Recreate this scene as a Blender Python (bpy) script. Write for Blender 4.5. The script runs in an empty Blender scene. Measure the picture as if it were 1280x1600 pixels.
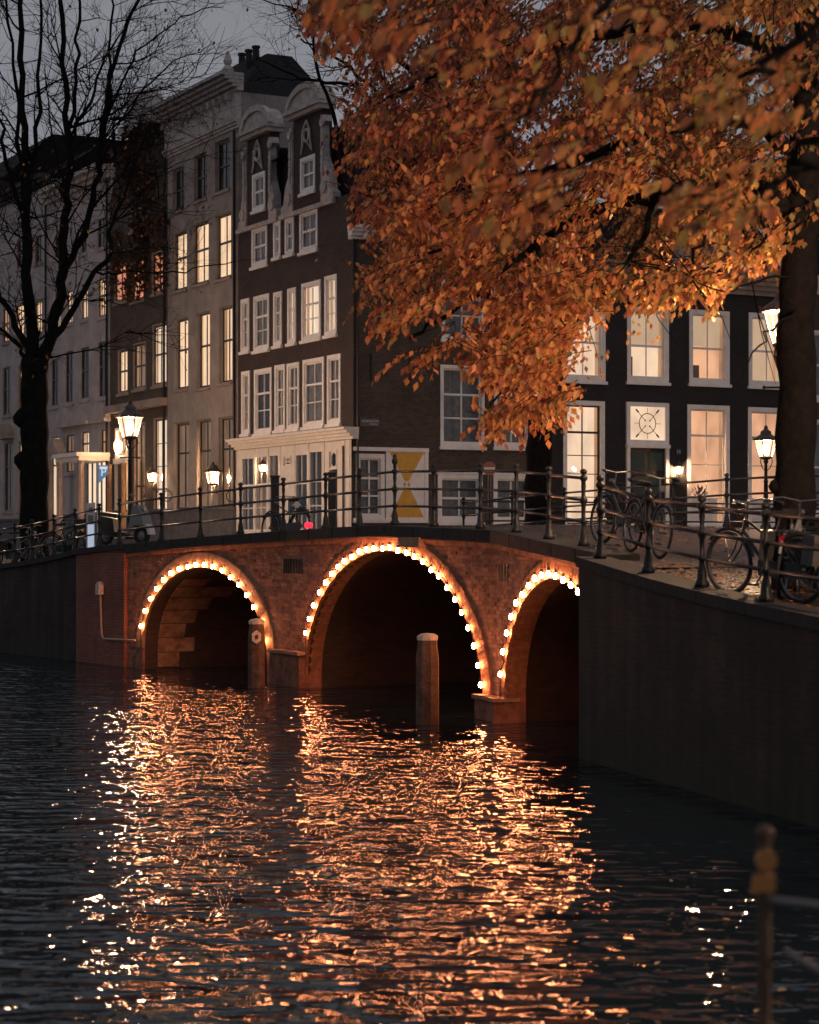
import bpy, math, random
from math import sin, cos, pi, sqrt, radians
from mathutils import Vector, Matrix, noise
random.seed(7)
sc = bpy.context.scene
# ---------------------------------------------------------------- camera, world, exposure
CAMZ, F = 2.8, 3260.0
cd = bpy.data.cameras.new('camera'); cam = bpy.data.objects.new('camera', cd)
sc.collection.objects.link(cam); sc.camera = cam
cam.location = (0, 0, CAMZ); cam.rotation_euler = (radians(90), 0, 0)
cd.sensor_fit = 'HORIZONTAL'; cd.sensor_width = 24; cd.lens = 24 * F / 1280
cd.shift_y = 45 / 1280; cd.clip_end = 2000; cd.clip_start = .1
cd.dof.use_dof = True; cd.dof.focus_distance = 42; cd.dof.aperture_fstop = 2.2
w = bpy.data.worlds.new("World"); sc.world = w; w.use_nodes = True
nt = w.node_tree; nt.nodes.clear()
def nn(nt, t, **k):
    n = nt.nodes.new(t)
    for a, b in k.items():
        if a in n.inputs: n.inputs[a].default_value = b
        else: setattr(n, a, b)
    return n
SUN_EL, SUN_ROT = radians(2.0), radians(250)
sky = nn(nt, 'ShaderNodeTexSky', sky_type='NISHITA', sun_disc=False, sun_elevation=SUN_EL, sun_rotation=SUN_ROT)
sky.air_density = 1.0; sky.dust_density = 4.0; sky.ozone_density = 3.0
tc = nn(nt, 'ShaderNodeTexCoord')
mp = nn(nt, 'ShaderNodeMapping'); mp.inputs['Scale'].default_value = (1, 1, 3.5)
ns = nn(nt, 'ShaderNodeTexNoise', Scale=2.6, Detail=6.0, Roughness=.55)
nt.links.new(tc.outputs['Generated'], mp.inputs[0]); nt.links.new(mp.outputs[0], ns.inputs['Vector'])
rp = nn(nt, 'ShaderNodeValToRGB')
rp.color_ramp.elements[0].position = .3; rp.color_ramp.elements[0].color = (.210, .218, .250, 1)
rp.color_ramp.elements[1].position = .75; rp.color_ramp.elements[1].color = (.300, .300, .325, 1)
nt.links.new(ns.outputs['Fac'], rp.inputs[0])
b1 = nn(nt, 'ShaderNodeBackground', Strength=.05); nt.links.new(sky.outputs[0], b1.inputs[0])
b2 = nn(nt, 'ShaderNodeBackground', Strength=1.0); nt.links.new(rp.outputs[0], b2.inputs[0])
mx = nn(nt, 'ShaderNodeMixShader'); mx.inputs[0].default_value = .93        # overcast cloud over the clear dusk sky
nt.links.new(b1.outputs[0], mx.inputs[1]); nt.links.new(b2.outputs[0], mx.inputs[2])
wo = nn(nt, 'ShaderNodeOutputWorld'); nt.links.new(mx.outputs[0], wo.inputs[0])
sd = bpy.data.lights.new('dusk_sun', 'SUN'); so = bpy.data.objects.new('dusk_sun', sd); sc.collection.objects.link(so)
sd.energy = .02; sd.angle = radians(20); sd.color = (1, .8, .7)
so.rotation_euler = (radians(86), 0, radians(70))
sc.view_settings.view_transform = 'Standard'; sc.view_settings.look = 'None'
sc.view_settings.exposure = 0; sc.view_settings.gamma = 1; sc.view_settings.use_curve_mapping = False
sc.cycles.max_bounces = 6; sc.cycles.diffuse_bounces = 2; sc.cycles.glossy_bounces = 3
sc.cycles.transparent_max_bounces = 12; sc.cycles.transmission_bounces = 3
sc.cycles.caustics_reflective = False; sc.cycles.caustics_refractive = False
sc.cycles.sample_clamp_indirect = 4.0; sc.cycles.sample_clamp_direct = 0
sc.cycles.use_denoising = True
try: sc.cycles.use_light_tree = True
except Exception: pass
LAMP = 1.7      # one scale for the lamps' power

# ---------------------------------------------------------------- helpers
V3 = Vector
def at(x, y, D): return V3(((x - 640) / F * D, D, CAMZ + (845 - y) * D / F))
def tag(o, label=None, cat=None, group=None, kind=None):
    if label: o['label'] = label
    if cat: o['category'] = cat
    if group: o['group'] = group
    if kind: o['kind'] = kind
    return o
def link(o): sc.collection.objects.link(o); return o
def empty(name, loc=(0, 0, 0), rz=0, label=None, cat=None, group=None):
    o = link(bpy.data.objects.new(name, None)); o.location = loc; o.rotation_euler = (0, 0, rz); o.empty_display_size = .1
    tag(o, label, cat, group); return o
def adopt(o, parent):
    """parent a world-coordinates mesh under its thing"""
    if parent is None: return o
    o.parent = parent
    m = Matrix.Identity(4); q = parent; ch = []
    while q is not None: ch.append(q); q = q.parent
    for q in reversed(ch):
        m = m @ q.matrix_parent_inverse @ Matrix.LocRotScale(q.location, q.rotation_euler, q.scale)
    o.matrix_parent_inverse = m.inverted()
    return o
class MB:
    def __init__(s): s.v = []; s.f = []; s.m = []; s.c = []; s.mi = 0; s.col = None
    def poly(s, pts):
        n = len(s.v); s.v += [tuple(p) for p in pts]; s.f.append(tuple(range(n, n + len(pts)))); s.m.append(s.mi); s.c.append(s.col); return s
    def faces(s, vs, fs):
        n = len(s.v); s.v += [tuple(p) for p in vs]
        for f in fs: s.f.append(tuple(i + n for i in f)); s.m.append(s.mi); s.c.append(s.col)
        return s
    def hexa(s, p):   # 8 points: bottom 4, top 4
        return s.faces(p, [(0, 3, 2, 1), (4, 5, 6, 7), (0, 1, 5, 4), (1, 2, 6, 5), (2, 3, 7, 6), (3, 0, 4, 7)])
    def box(s, x0, x1, y0, y1, z0, z1, T=None):
        p = [(x0, y0, z0), (x1, y0, z0), (x1, y1, z0), (x0, y1, z0), (x0, y0, z1), (x1, y0, z1), (x1, y1, z1), (x0, y1, z1)]
        if T: p = [T(*q) for q in p]
        return s.hexa(p)
    def tube(s, pts, r, n=6, cap=True):
        pts = [V3(p) for p in pts]; N = len(pts)
        rr = r if isinstance(r, (list, tuple)) else [r] * N
        vs = []; up = V3((0, 0, 1)); prev = None
        for i, p in enumerate(pts):
            d = (pts[min(i + 1, N - 1)] - pts[max(i - 1, 0)])
            if d.length < 1e-9: d = V3((0, 0, 1))
            d.normalize()
            if prev is None:
                a = d.cross(up) if abs(d.z) < .95 else d.cross(V3((1, 0, 0)))
            else:
                a = prev - d * prev.dot(d)
                if a.length < 1e-6: a = d.cross(up)
            a.normalize(); b = d.cross(a); prev = a
            for k in range(n):
                t = 2 * pi * k / n; vs.append(p + (a * cos(t) + b * sin(t)) * rr[i])
        fs = []
        for i in range(N - 1):
            for k in range(n):
                k2 = (k + 1) % n; fs.append((i * n + k, i * n + k2, (i + 1) * n + k2, (i + 1) * n + k))
        if cap: fs += [tuple(range(n - 1, -1, -1)), tuple((N - 1) * n + k for k in range(n))]
        return s.faces(vs, fs)
    def lathe(s, prof, n=12, o=(0, 0, 0), ph=0, T=None):   # prof: (r, z)
        vs = []
        for r, z in prof:
            for k in range(n):
                t = 2 * pi * k / n + ph; q = (o[0] + r * cos(t), o[1] + r * sin(t), o[2] + z); vs.append(T(*q) if T else q)
        fs = []
        for i in range(len(prof) - 1):
            for k in range(n):
                k2 = (k + 1) % n; fs.append((i * n + k, i * n + k2, (i + 1) * n + k2, (i + 1) * n + k))
        fs += [tuple(range(n - 1, -1, -1)), tuple((len(prof) - 1) * n + k for k in range(n))]
        return s.faces(vs, fs)
    def prism(s, pts, n0, n1, T):      # pts 2d (s,z), extruded from n0 to n1
        a = [T(p[0], p[1], n0) for p in pts]; b = [T(p[0], p[1], n1) for p in pts]; N = len(pts)
        fs = [tuple(range(N)), tuple(range(2 * N - 1, N - 1, -1))] + [(i, (i + 1) % N, (i + 1) % N + N, i + N) for i in range(N)]
        return s.faces(a + b, fs)
    def ring(s, c, ax1, ax2, R, r, n=24, m=6):
        pts = [V3(c) + V3(ax1) * R * cos(2 * pi * i / n) + V3(ax2) * R * sin(2 * pi * i / n) for i in range(n + 1)]
        return s.tube(pts, r, m, False)
    def build(s, name, mats, parent=None, smooth=False, uvdir=None, local=False, kind=None):
        me = bpy.data.meshes.new(name); me.from_pydata(s.v, [], s.f)
        if not isinstance(mats, (list, tuple)): mats = [mats]
        for m in mats: me.materials.append(m)
        if len(mats) > 1: me.polygons.foreach_set('material_index', s.m)
        if smooth: me.polygons.foreach_set('use_smooth', [True] * len(s.f))
        if uvdir is not None:
            uv = me.uv_layers.new(name='uv'); d = V3(uvdir); dat = []
            for p in s.f:
                for i in p:
                    q = s.v[i]; dat += [q[0] * d.x + q[1] * d.y, q[2]]
            uv.data.foreach_set('uv', dat)
        if any(c is not None for c in s.c):
            ca = me.color_attributes.new('tint', 'FLOAT_COLOR', 'CORNER'); dat = []
            for p, c in zip(s.f, s.c):
                c = c or (1, 1, 1)
                for i in p: dat += [c[0], c[1], c[2], 1]
            ca.data.foreach_set('color', dat)
        me.update()
        o = link(bpy.data.objects.new(name, me))
        if local: o.parent = parent
        else: adopt(o, parent)
        if kind: o['kind'] = kind
        return o
def tree_copy(o, parent=None):
    c = o.copy(); sc.collection.objects.link(c)
    if parent is not None: c.parent = parent
    for ch in list(KIDS.get(o.name, [])): tree_copy(ch, c)
    return c
KIDS = {}
def note_kids(root):
    for o in [root] + list(root.children_recursive): KIDS[o.name] = list(o.children)

# ---------------------------------------------------------------- materials
def mat(name, col, rough=.7, metal=0, bump=0, bscale=20, var=0, vscale=3, spec=None, coord='Object', emit=None, es=0, vcol=None):
    m = bpy.data.materials.new(name); m.use_nodes = True; t = m.node_tree; b = t.nodes['Principled BSDF']
    b.inputs['Base Color'].default_value = (*col, 1); b.inputs['Roughness'].default_value = rough; b.inputs['Metallic'].default_value = metal
    if spec is not None: b.inputs['Specular IOR Level'].default_value = spec
    tcn = nn(t, 'ShaderNodeTexCoord')
    if var:
        n = nn(t, 'ShaderNodeTexNoise', Scale=vscale, Detail=6.0, Roughness=.65); t.links.new(tcn.outputs[coord], n.inputs['Vector'])
        r = nn(t, 'ShaderNodeValToRGB'); c2 = vcol or tuple(min(1, c * (1 + var)) for c in col)
        r.color_ramp.elements[0].position = .35; r.color_ramp.elements[0].color = (*[c * (1 - var) for c in col], 1)
        r.color_ramp.elements[1].position = .7; r.color_ramp.elements[1].color = (*c2, 1)
        t.links.new(n.outputs['Fac'], r.inputs[0]); t.links.new(r.outputs[0], b.inputs['Base Color'])
    if bump:
        n = nn(t, 'ShaderNodeTexNoise', Scale=bscale, Detail=5.0); t.links.new(tcn.outputs[coord], n.inputs['Vector'])
        bp = nn(t, 'ShaderNodeBump', Strength=bump, Distance=.02); t.links.new(n.outputs['Fac'], bp.inputs['Height']); t.links.new(bp.outputs[0], b.inputs['Normal'])
    if emit:
        b.inputs['Emission Color'].default_value = (*emit, 1); b.inputs['Emission Strength'].default_value = es
    return m
def brickmat(name, c1, c2, mortar, bump=.6, rough=.85, wear=.5, bw=.22, bh=.065, tide=False):
    m = bpy.data.materials.new(name); m.use_nodes = True; t = m.node_tree; b = t.nodes['Principled BSDF']
    uv = nn(t, 'ShaderNodeUVMap', uv_map='uv')
    br = nn(t, 'ShaderNodeTexBrick', Scale=1.0); br.inputs['Color1'].default_value = (*c1, 1); br.inputs['Color2'].default_value = (*c2, 1)
    br.inputs['Mortar'].default_value = (*mortar, 1); br.inputs['Mortar Size'].default_value = .009; br.inputs['Brick Width'].default_value = bw; br.inputs['Row Height'].default_value = bh
    br.inputs['Mortar Smooth'].default_value = .2
    t.links.new(uv.outputs[0], br.inputs['Vector'])
    n = nn(t, 'ShaderNodeTexNoise', Scale=.9, Detail=8.0, Roughness=.7); t.links.new(uv.outputs[0], n.inputs['Vector'])
    r = nn(t, 'ShaderNodeValToRGB'); r.color_ramp.elements[0].position = .3; r.color_ramp.elements[0].color = (1 - wear,) * 3 + (1,)
    r.color_ramp.elements[1].position = .7; r.color_ramp.elements[1].color = (1.25, 1.2, 1.15, 1)
    t.links.new(n.outputs['Fac'], r.inputs[0])
    mu = nn(t, 'ShaderNodeMix', data_type='RGBA', blend_type='MULTIPLY'); mu.inputs['Factor'].default_value = 1
    t.links.new(br.outputs['Color'], mu.inputs['A']); t.links.new(r.outputs[0], mu.inputs['B']); t.links.new(mu.outputs['Result'], b.inputs['Base Color'])
    if tide:      # damp green band left by the water, rain streaks down the wall
        sp = nn(t, 'ShaderNodeSeparateXYZ'); t.links.new(uv.outputs[0], sp.inputs[0]); n3 = nn(t, 'ShaderNodeTexNoise', Scale=1.6, Detail=6.0); t.links.new(uv.outputs[0], n3.inputs['Vector'])
        ad = nn(t, 'ShaderNodeMath', operation='MULTIPLY_ADD'); ad.inputs[1].default_value = -.7; t.links.new(n3.outputs['Fac'], ad.inputs[0]); t.links.new(sp.outputs['Y'], ad.inputs[2])
        mr = nn(t, 'ShaderNodeMapRange'); mr.inputs['From Min'].default_value = -.15; mr.inputs['From Max'].default_value = .15; t.links.new(ad.outputs[0], mr.inputs['Value'])
        mt2 = nn(t, 'ShaderNodeMix', data_type='RGBA'); mt2.inputs['A'].default_value = (.012, .017, .008, 1); t.links.new(mr.outputs[0], mt2.inputs['Factor']); t.links.new(mu.outputs['Result'], mt2.inputs['B'])
        mps = nn(t, 'ShaderNodeMapping'); mps.inputs['Scale'].default_value = (3.5, .25, 1); t.links.new(uv.outputs[0], mps.inputs[0]); n4 = nn(t, 'ShaderNodeTexNoise', Scale=1.0, Detail=5.0); t.links.new(mps.outputs[0], n4.inputs['Vector'])
        r4 = nn(t, 'ShaderNodeValToRGB'); r4.color_ramp.elements[0].position = .38; r4.color_ramp.elements[0].color = (.45, .45, .45, 1); r4.color_ramp.elements[1].position = .62; r4.color_ramp.elements[1].color = (1.3, 1.25, 1.2, 1); t.links.new(n4.outputs['Fac'], r4.inputs[0])
        mu2 = nn(t, 'ShaderNodeMix', data_type='RGBA', blend_type='MULTIPLY'); mu2.inputs['Factor'].default_value = 1; t.links.new(mt2.outputs['Result'], mu2.inputs['A']); t.links.new(r4.outputs[0], mu2.inputs['B']); t.links.new(mu2.outputs['Result'], b.inputs['Base Color'])
    bp = nn(t, 'ShaderNodeBump', Strength=bump, Distance=.01, invert=True); t.links.new(br.outputs['Fac'], bp.inputs['Height']); t.links.new(bp.outputs[0], b.inputs['Normal'])
    b.inputs['Roughness'].default_value = rough
    return m
def emis(name, col, s, tex=0, scale=6):
    m = bpy.data.materials.new(name); m.use_nodes = True; t = m.node_tree; t.nodes.remove(t.nodes['Principled BSDF'])
    e = nn(t, 'ShaderNodeEmission', Strength=s); e.inputs[0].default_value = (*col, 1)
    t.links.new(e.outputs[0], t.nodes['Material Output'].inputs[0])
    if tex:
        # curtain folds and the unevenness of a lit room
        tcn = nn(t, 'ShaderNodeTexCoord'); mp = nn(t, 'ShaderNodeMapping'); mp.inputs['Scale'].default_value = (scale, scale, .5)
        t.links.new(tcn.outputs['Object'], mp.inputs[0])
        n = nn(t, 'ShaderNodeTexNoise', Scale=1.0, Detail=3.0); t.links.new(mp.outputs[0], n.inputs['Vector'])
        n2 = nn(t, 'ShaderNodeTexNoise', Scale=.8, Detail=2.0); t.links.new(tcn.outputs['Object'], n2.inputs['Vector'])
        ad = nn(t, 'ShaderNodeMath', operation='ADD'); t.links.new(n.outputs['Fac'], ad.inputs[0]); t.links.new(n2.outputs['Fac'], ad.inputs[1])
        r = nn(t, 'ShaderNodeMapRange'); r.inputs['From Min'].default_value = .7; r.inputs['From Max'].default_value = 1.3
        r.inputs['To Min'].default_value = s * (1 - tex); r.inputs['To Max'].default_value = s * (1 + tex)
        t.links.new(ad.outputs[0], r.inputs['Value']); t.links.new(r.outputs[0], e.inputs['Strength'])
    return m
M = {}
M['brick_dark'] = brickmat('dark_brown_brick', (.055, .029, .026), (.030, .020, .019), (.05, .043, .04))
M['brick_side'] = brickmat('brown_brick', (.085, .056, .042), (.045, .033, .028), (.105, .088, .072), wear=.45)
M['brick_black'] = brickmat('black_painted_brick', (.028, .024, .026), (.018, .016, .019), (.022, .02, .022), bump=.4)
M['brick_bridge'] = mat('bridge_brick', (.34, .145, .08), .85, bump=.5, bscale=60, var=.45, vscale=5)
M['brick_bridge2'] = mat('bridge_brick_dark', (.22, .09, .055), .85, bump=.5, bscale=60, var=.5, vscale=5)
M['mortar'] = mat('mortar', (.22, .14, .10), .95, bump=.4, bscale=40, var=.4, vscale=4)
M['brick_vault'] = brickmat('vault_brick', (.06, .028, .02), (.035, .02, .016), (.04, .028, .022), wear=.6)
M['brick_quay'] = brickmat('quay_brick', (.048, .022, .018), (.018, .012, .012), (.036, .025, .022), wear=.88, tide=True)
M['sandstone'] = mat('sandstone', (.26, .155, .09), .8, bump=.4, bscale=18, var=.28, vscale=5)
M['stone_grey'] = mat('grey_stone', (.085, .08, .085), .75, bump=.4, bscale=14, var=.35, vscale=3)
M['stone_dark'] = mat('dark_wet_stone', (.02, .018, .019), .9, bump=.4, bscale=14, var=.4, vscale=2.5)
M['plaster_grey'] = mat('grey_render', (.27, .235, .22), .85, bump=.25, bscale=9, var=.22, vscale=1.5)
M['plaster_white'] = mat('pale_render', (.38, .34, .34), .85, bump=.25, bscale=9, var=.2, vscale=1.4)
M['plaster_warm'] = mat('warm_render', (.30, .235, .21), .85, bump=.25, bscale=9, var=.25, vscale=1.4)
M['white'] = mat('white_painted_wood', (.78, .75, .74), .5, bump=.15, bscale=30, var=.1, vscale=4)
M['cream'] = mat('cream_painted_wood', (.72, .67, .63), .45, bump=.15, bscale=30, var=.1, vscale=4)
M['white_stone'] = mat('weathered_white_stone', (.44, .39, .37), .8, bump=.5, bscale=14, var=.3, vscale=4)
M['sash_dark'] = mat('dark_green_sash', (.02, .022, .02), .4)
M['roof'] = mat('dark_roof_tiles', (.016, .014, .016), .9, spec=.1, bump=.8, bscale=12, var=.4, vscale=6)
M['iron'] = mat('black_painted_iron', (.016, .016, .019), .45, bump=.2, bscale=60, var=.35, vscale=14, spec=.3)
M['iron_rust'] = mat('rail_iron', (.035, .024, .022), .40, bump=.2, bscale=60, var=.4, vscale=9, spec=.45)
M['rubber'] = mat('tyre_rubber', (.012, .012, .013), .75)
M['chrome'] = mat('dull_chrome', (.22, .21, .21), .38, metal=1, var=.2, vscale=20)
M['paint_black'] = mat('black_bicycle_paint', (.012, .012, .014), .3)
M['paint_green'] = mat('dark_green_paint', (.012, .03, .022), .3)
M['paint_grey'] = mat('grey_paint', (.16, .17, .18), .4)
M['leather'] = mat('black_vinyl', (.02, .018, .018), .5)
M['reflector'] = mat('red_reflector', (.5, .01, .02), .3, emit=(1, .03, .06), es=1.6)
M['tail_off'] = mat('red_plastic', (.25, .01, .012), .25)
M['bark'] = mat('bark', (.011, .010, .010), .95, spec=.08, bump=1, bscale=22, var=.4, vscale=8)
M['bark_moss'] = mat('bark_with_algae', (.011, .011, .010), .95, spec=.08, bump=1, bscale=18, var=.45, vscale=5)
M['door'] = mat('dark_green_door', (.012, .02, .014), .25)
M['yellow'] = mat('ochre_paint', (.62, .31, .02), .5, var=.1, vscale=6)
M['sign_blue'] = mat('blue_enamel', (.02, .07, .14), .35)
M['name_blue'] = mat('navy_enamel', (.006, .016, .045), .35)
M['sign_white'] = mat('white_enamel', (.6, .6, .6), .4)
M['sign_red'] = mat('red_enamel', (.22, .015, .02), .4)
M['timber'] = mat('weathered_timber', (.10, .06, .04), .85, bump=.8, bscale=30, var=.45, vscale=6)
M['cap'] = mat('worn_white_cap', (.50, .43, .36), .7, bump=.3, var=.3, vscale=18)
M['bulb'] = emis('warm_bulb', (1, .32, .125), 215)
M['cable'] = mat('black_cable', (.02, .015, .012), .5)
M['pipe'] = mat('painted_pipe', (.34, .25, .2), .5)
M['lamp_core'] = emis('lantern_mantle', (1, .60, .36), 1300 * LAMP)
M['lamp_core_near'] = emis('near_lantern_mantle', (1, .62, .34), 5200 * LAMP)
M['lamp_core_quay'] = emis('quay_lantern_mantle', (1, .60, .34), 6500 * LAMP)
M['lamp_core_small'] = emis('small_lantern_mantle', (1, .56, .28), 1500 * LAMP)
M['lamp_small'] = emis('porch_globe', (1, .60, .30), 60 * LAMP)
g = bpy.data.materials.new('frosted_lantern_glass'); g.use_nodes = True; t = g.node_tree; t.nodes.remove(t.nodes['Principled BSDF'])
tr = nn(t, 'ShaderNodeBsdfTransparent'); em = nn(t, 'ShaderNodeEmission', Strength=1.9); em.inputs[0].default_value = (1, .62, .38, 1); mxx = nn(t, 'ShaderNodeMixShader'); mxx.inputs[0].default_value = .5
t.links.new(tr.outputs[0], mxx.inputs[1]); t.links.new(em.outputs[0], mxx.inputs[2]); t.links.new(mxx.outputs[0], t.nodes['Material Output'].inputs[0]); M['frost'] = g
M['copper'] = mat('lantern_hood', (.05, .035, .03), .4, var=.3)
M['lit_a'] = emis('lit_curtain_warm', (1, .66, .40), 1.1, .22)
M['lit_b'] = emis('lit_curtain_pale', (1, .74, .52), 1.0, .2)
M['lit_red'] = emis('lit_curtain_red', (1, .30, .17), .8, .35)
M['lit_dim'] = emis('dim_brown_blind', (1, .55, .30), .18, .45)
M['lit_room'] = emis('lit_room_wall', (1, .69, .46), .92, .25, 1)
M['lit_room2'] = emis('lit_orange_room_wall', (1, .50, .27), .78, .3, 1)
M['lit_blind'] = emis('lit_upper_blind', (1, .66, .40), .55, .12, 2)
M['curtain'] = mat('unlit_net_curtain', (.14, .14, .145), .9, bump=.5, bscale=12, var=.4, vscale=6)
M['dark_room'] = mat('dark_room', (.012, .012, .014), .9)
M['silhouette'] = mat('room_furniture', (.05, .025, .015), .7)
M['plastic_grey'] = mat('pale_grey_plastic', (.5, .52, .56), .35)
M['screen'] = emis('lit_panel', (.72, .80, 1), .55)
M['p_blue'] = mat('parking_blue', (.10, .22, .42), .4, emit=(.16, .3, .5), es=.45)
M['p_white'] = emis('lit_lettering', (.85, .9, 1), .75)
M['amber'] = mat('amber_reflector', (.42, .17, .04), .5)
M['steel_dark'] = mat('galvanised_bar', (.12, .11, .11), .5)
M['ivy'] = mat('ivy_leaf', (.03, .022, .014), .7, var=.5, vscale=2, vcol=(.10, .04, .015))
# window glass: mostly clear, with a slightly wavy reflection
g = bpy.data.materials.new('window_glass'); g.use_nodes = True; t = g.node_tree; t.nodes.remove(t.nodes['Principled BSDF'])
tr = nn(t, 'ShaderNodeBsdfTransparent'); gl = nn(t, 'ShaderNodeBsdfGlossy', Roughness=.03); gl.inputs[0].default_value = (.9, .9, .9, 1)
fw_ = nn(t, 'ShaderNodeLayerWeight', Blend=.5); pw = nn(t, 'ShaderNodeMath', operation='POWER'); pw.inputs[1].default_value = 5; t.links.new(fw_.outputs['Facing'], pw.inputs[0]); fr = nn(t, 'ShaderNodeMath', operation='MULTIPLY_ADD'); fr.inputs[1].default_value = .9; fr.inputs[2].default_value = .06; t.links.new(pw.outputs[0], fr.inputs[0]); mxx = nn(t, 'ShaderNodeMixShader')
tcn = nn(t, 'ShaderNodeTexCoord'); n = nn(t, 'ShaderNodeTexNoise', Scale=2.2, Detail=2.0); t.links.new(tcn.outputs['Object'], n.inputs['Vector'])
bp = nn(t, 'ShaderNodeBump', Strength=.35, Distance=.03); t.links.new(n.outputs['Fac'], bp.inputs['Height']); t.links.new(bp.outputs[0], gl.inputs['Normal'])
t.links.new(fr.outputs[0], mxx.inputs[0]); t.links.new(tr.outputs[0], mxx.inputs[1]); t.links.new(gl.outputs[0], mxx.inputs[2])
t.links.new(mxx.outputs[0], t.nodes['Material Output'].inputs[0]); M['glass'] = g
# leaves: tint per leaf, partly translucent
def leafmat(name, k=1.0):
    m = bpy.data.materials.new(name); m.use_nodes = True; t = m.node_tree; t.nodes.remove(t.nodes['Principled BSDF'])
    a = nn(t, 'ShaderNodeVertexColor', layer_name='tint')
    d = nn(t, 'ShaderNodeBsdfDiffuse'); tl = nn(t, 'ShaderNodeBsdfTranslucent'); gs = nn(t, 'ShaderNodeBsdfGlossy', Roughness=.45)
    m1 = nn(t, 'ShaderNodeMixShader'); m1.inputs[0].default_value = .38; m2 = nn(t, 'ShaderNodeMixShader'); m2.inputs[0].default_value = .03
    for q in (d, tl): t.links.new(a.outputs[0], q.inputs[0])
    t.links.new(d.outputs[0], m1.inputs[1]); t.links.new(tl.outputs[0], m1.inputs[2]); t.links.new(m1.outputs[0], m2.inputs[1]); t.links.new(gs.outputs[0], m2.inputs[2])
    t.links.new(m2.outputs[0], t.nodes['Material Output'].inputs[0]); return m
M['leaf'] = leafmat('autumn_leaf')
# paving: small worn pavers, damp, leaf stained
M['paving'] = brickmat('street_pavers', (.07, .042, .034), (.04, .032, .03), (.03, .026, .025), bump=.9, rough=.5, wear=.5, bw=.2, bh=.09)
# water
wm = bpy.data.materials.new('canal_water'); wm.use_nodes = True; t = wm.node_tree; b = t.nodes['Principled BSDF']
b.inputs['Base Color'].default_value = (.006, .013, .020, 1); b.inputs['Roughness'].default_value = .022; b.inputs['IOR'].default_value = 1.32
tcn = nn(t, 'ShaderNodeTexCoord')
def wnoise(sx, sy, scale, det, rough, dist):
    mp = nn(t, 'ShaderNodeMapping'); mp.inputs['Scale'].default_value = (sx, sy, 1); mp.inputs['Rotation'].default_value = (0, 0, radians(7))
    t.links.new(tcn.outputs['Object'], mp.inputs[0])
    n = nn(t, 'ShaderNodeTexNoise', Scale=scale, Detail=det, Roughness=rough); n.inputs['Distortion'].default_value = dist
    t.links.new(mp.outputs[0], n.inputs['Vector']); return n
WAVE = [(.8, 1.6, .7, 1.0, .5, .3, .07), (.95, 1.9, 1.7, 1.0, .5, .3, .082), (1.15, 1.3, 3.6, 1.0, .5, .3, .036)]
prev = None
for a_ in WAVE:
    n = wnoise(*a_[:6]); bp = nn(t, 'ShaderNodeBump', Strength=1.0, Distance=a_[6]); t.links.new(n.outputs['Fac'], bp.inputs['Height'])
    if a_[6] < .09 and a_[6] > .02:      # ruffled and calmer patches
        pn = wnoise(1, 1.6, .16, 2.0, .5, .2); mr = nn(t, 'ShaderNodeMapRange'); mr.inputs['From Min'].default_value = .35; mr.inputs['From Max'].default_value = .65; mr.inputs['To Min'].default_value = .72; mr.inputs['To Max'].default_value = 1.25
        t.links.new(pn.outputs['Fac'], mr.inputs['Value']); mm2 = nn(t, 'ShaderNodeMath', operation='MULTIPLY'); mm2.inputs[1].default_value = a_[6]; t.links.new(mr.outputs[0], mm2.inputs[0]); t.links.new(mm2.outputs[0], bp.inputs['Distance'])
    if prev: t.links.new(prev.outputs[0], bp.inputs['Normal'])
    prev = bp
t.links.new(prev.outputs[0], b.inputs['Normal']); M['water'] = wm
# ---------------------------------------------------------------- plan of the place
def gp(x, y):      # a point on the water surface seen at pixel (x, y)
    D = CAMZ * F / (y - 845); return V3(((x - 640) / F * D, D, 0))
Q0, Q1, Q2 = gp(200, 1042), gp(456, 1071), gp(778, 1125)
dC = V3((.211, -.978, 0)).normalized(); Q3 = Q2 + dC * 7.0
dA = (Q1 - Q0).normalized(); dB = (Q2 - Q1).normalized()
VD = V3((.884, .467, 0)).normalized(); UD = V3((.467, -.884, 0)).normalized()
CORNER = V3((-1.73, 64, 0))
class Frame:
    def __init__(s, o, d, n): s.o = V3(o); s.d = V3(d); s.n = V3(n)
    def __call__(s, a, z, n=0): return s.o + s.d * a + s.n * n + V3((0, 0, z))
    def px(s, x, y):           # (a, z) of the point of this plane seen at a pixel
        k = (x - 640) / F; a = (k * s.o.y - s.o.x) / (s.d.x - k * s.d.y); D = s.o.y + s.d.y * a
        return a, CAMZ + (845 - y) * D / F
def outn(d): return V3((d.y, -d.x, 0)) if V3((d.y, -d.x, 0)).dot(-Q1) > 0 else V3((-d.y, d.x, 0))
FA, FB, FC = Frame(Q0, dA, outn(dA)), Frame(Q1, dB, outn(dB)), Frame(Q2, dC, outn(dC))
LA, LB, LC = (Q1 - Q0).length, (Q2 - Q1).length, 7.0
L = Frame(CORNER, -UD, -VD)          # facades running away on the left
R = Frame(CORNER, VD, UD)            # facades along the side canal
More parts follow.
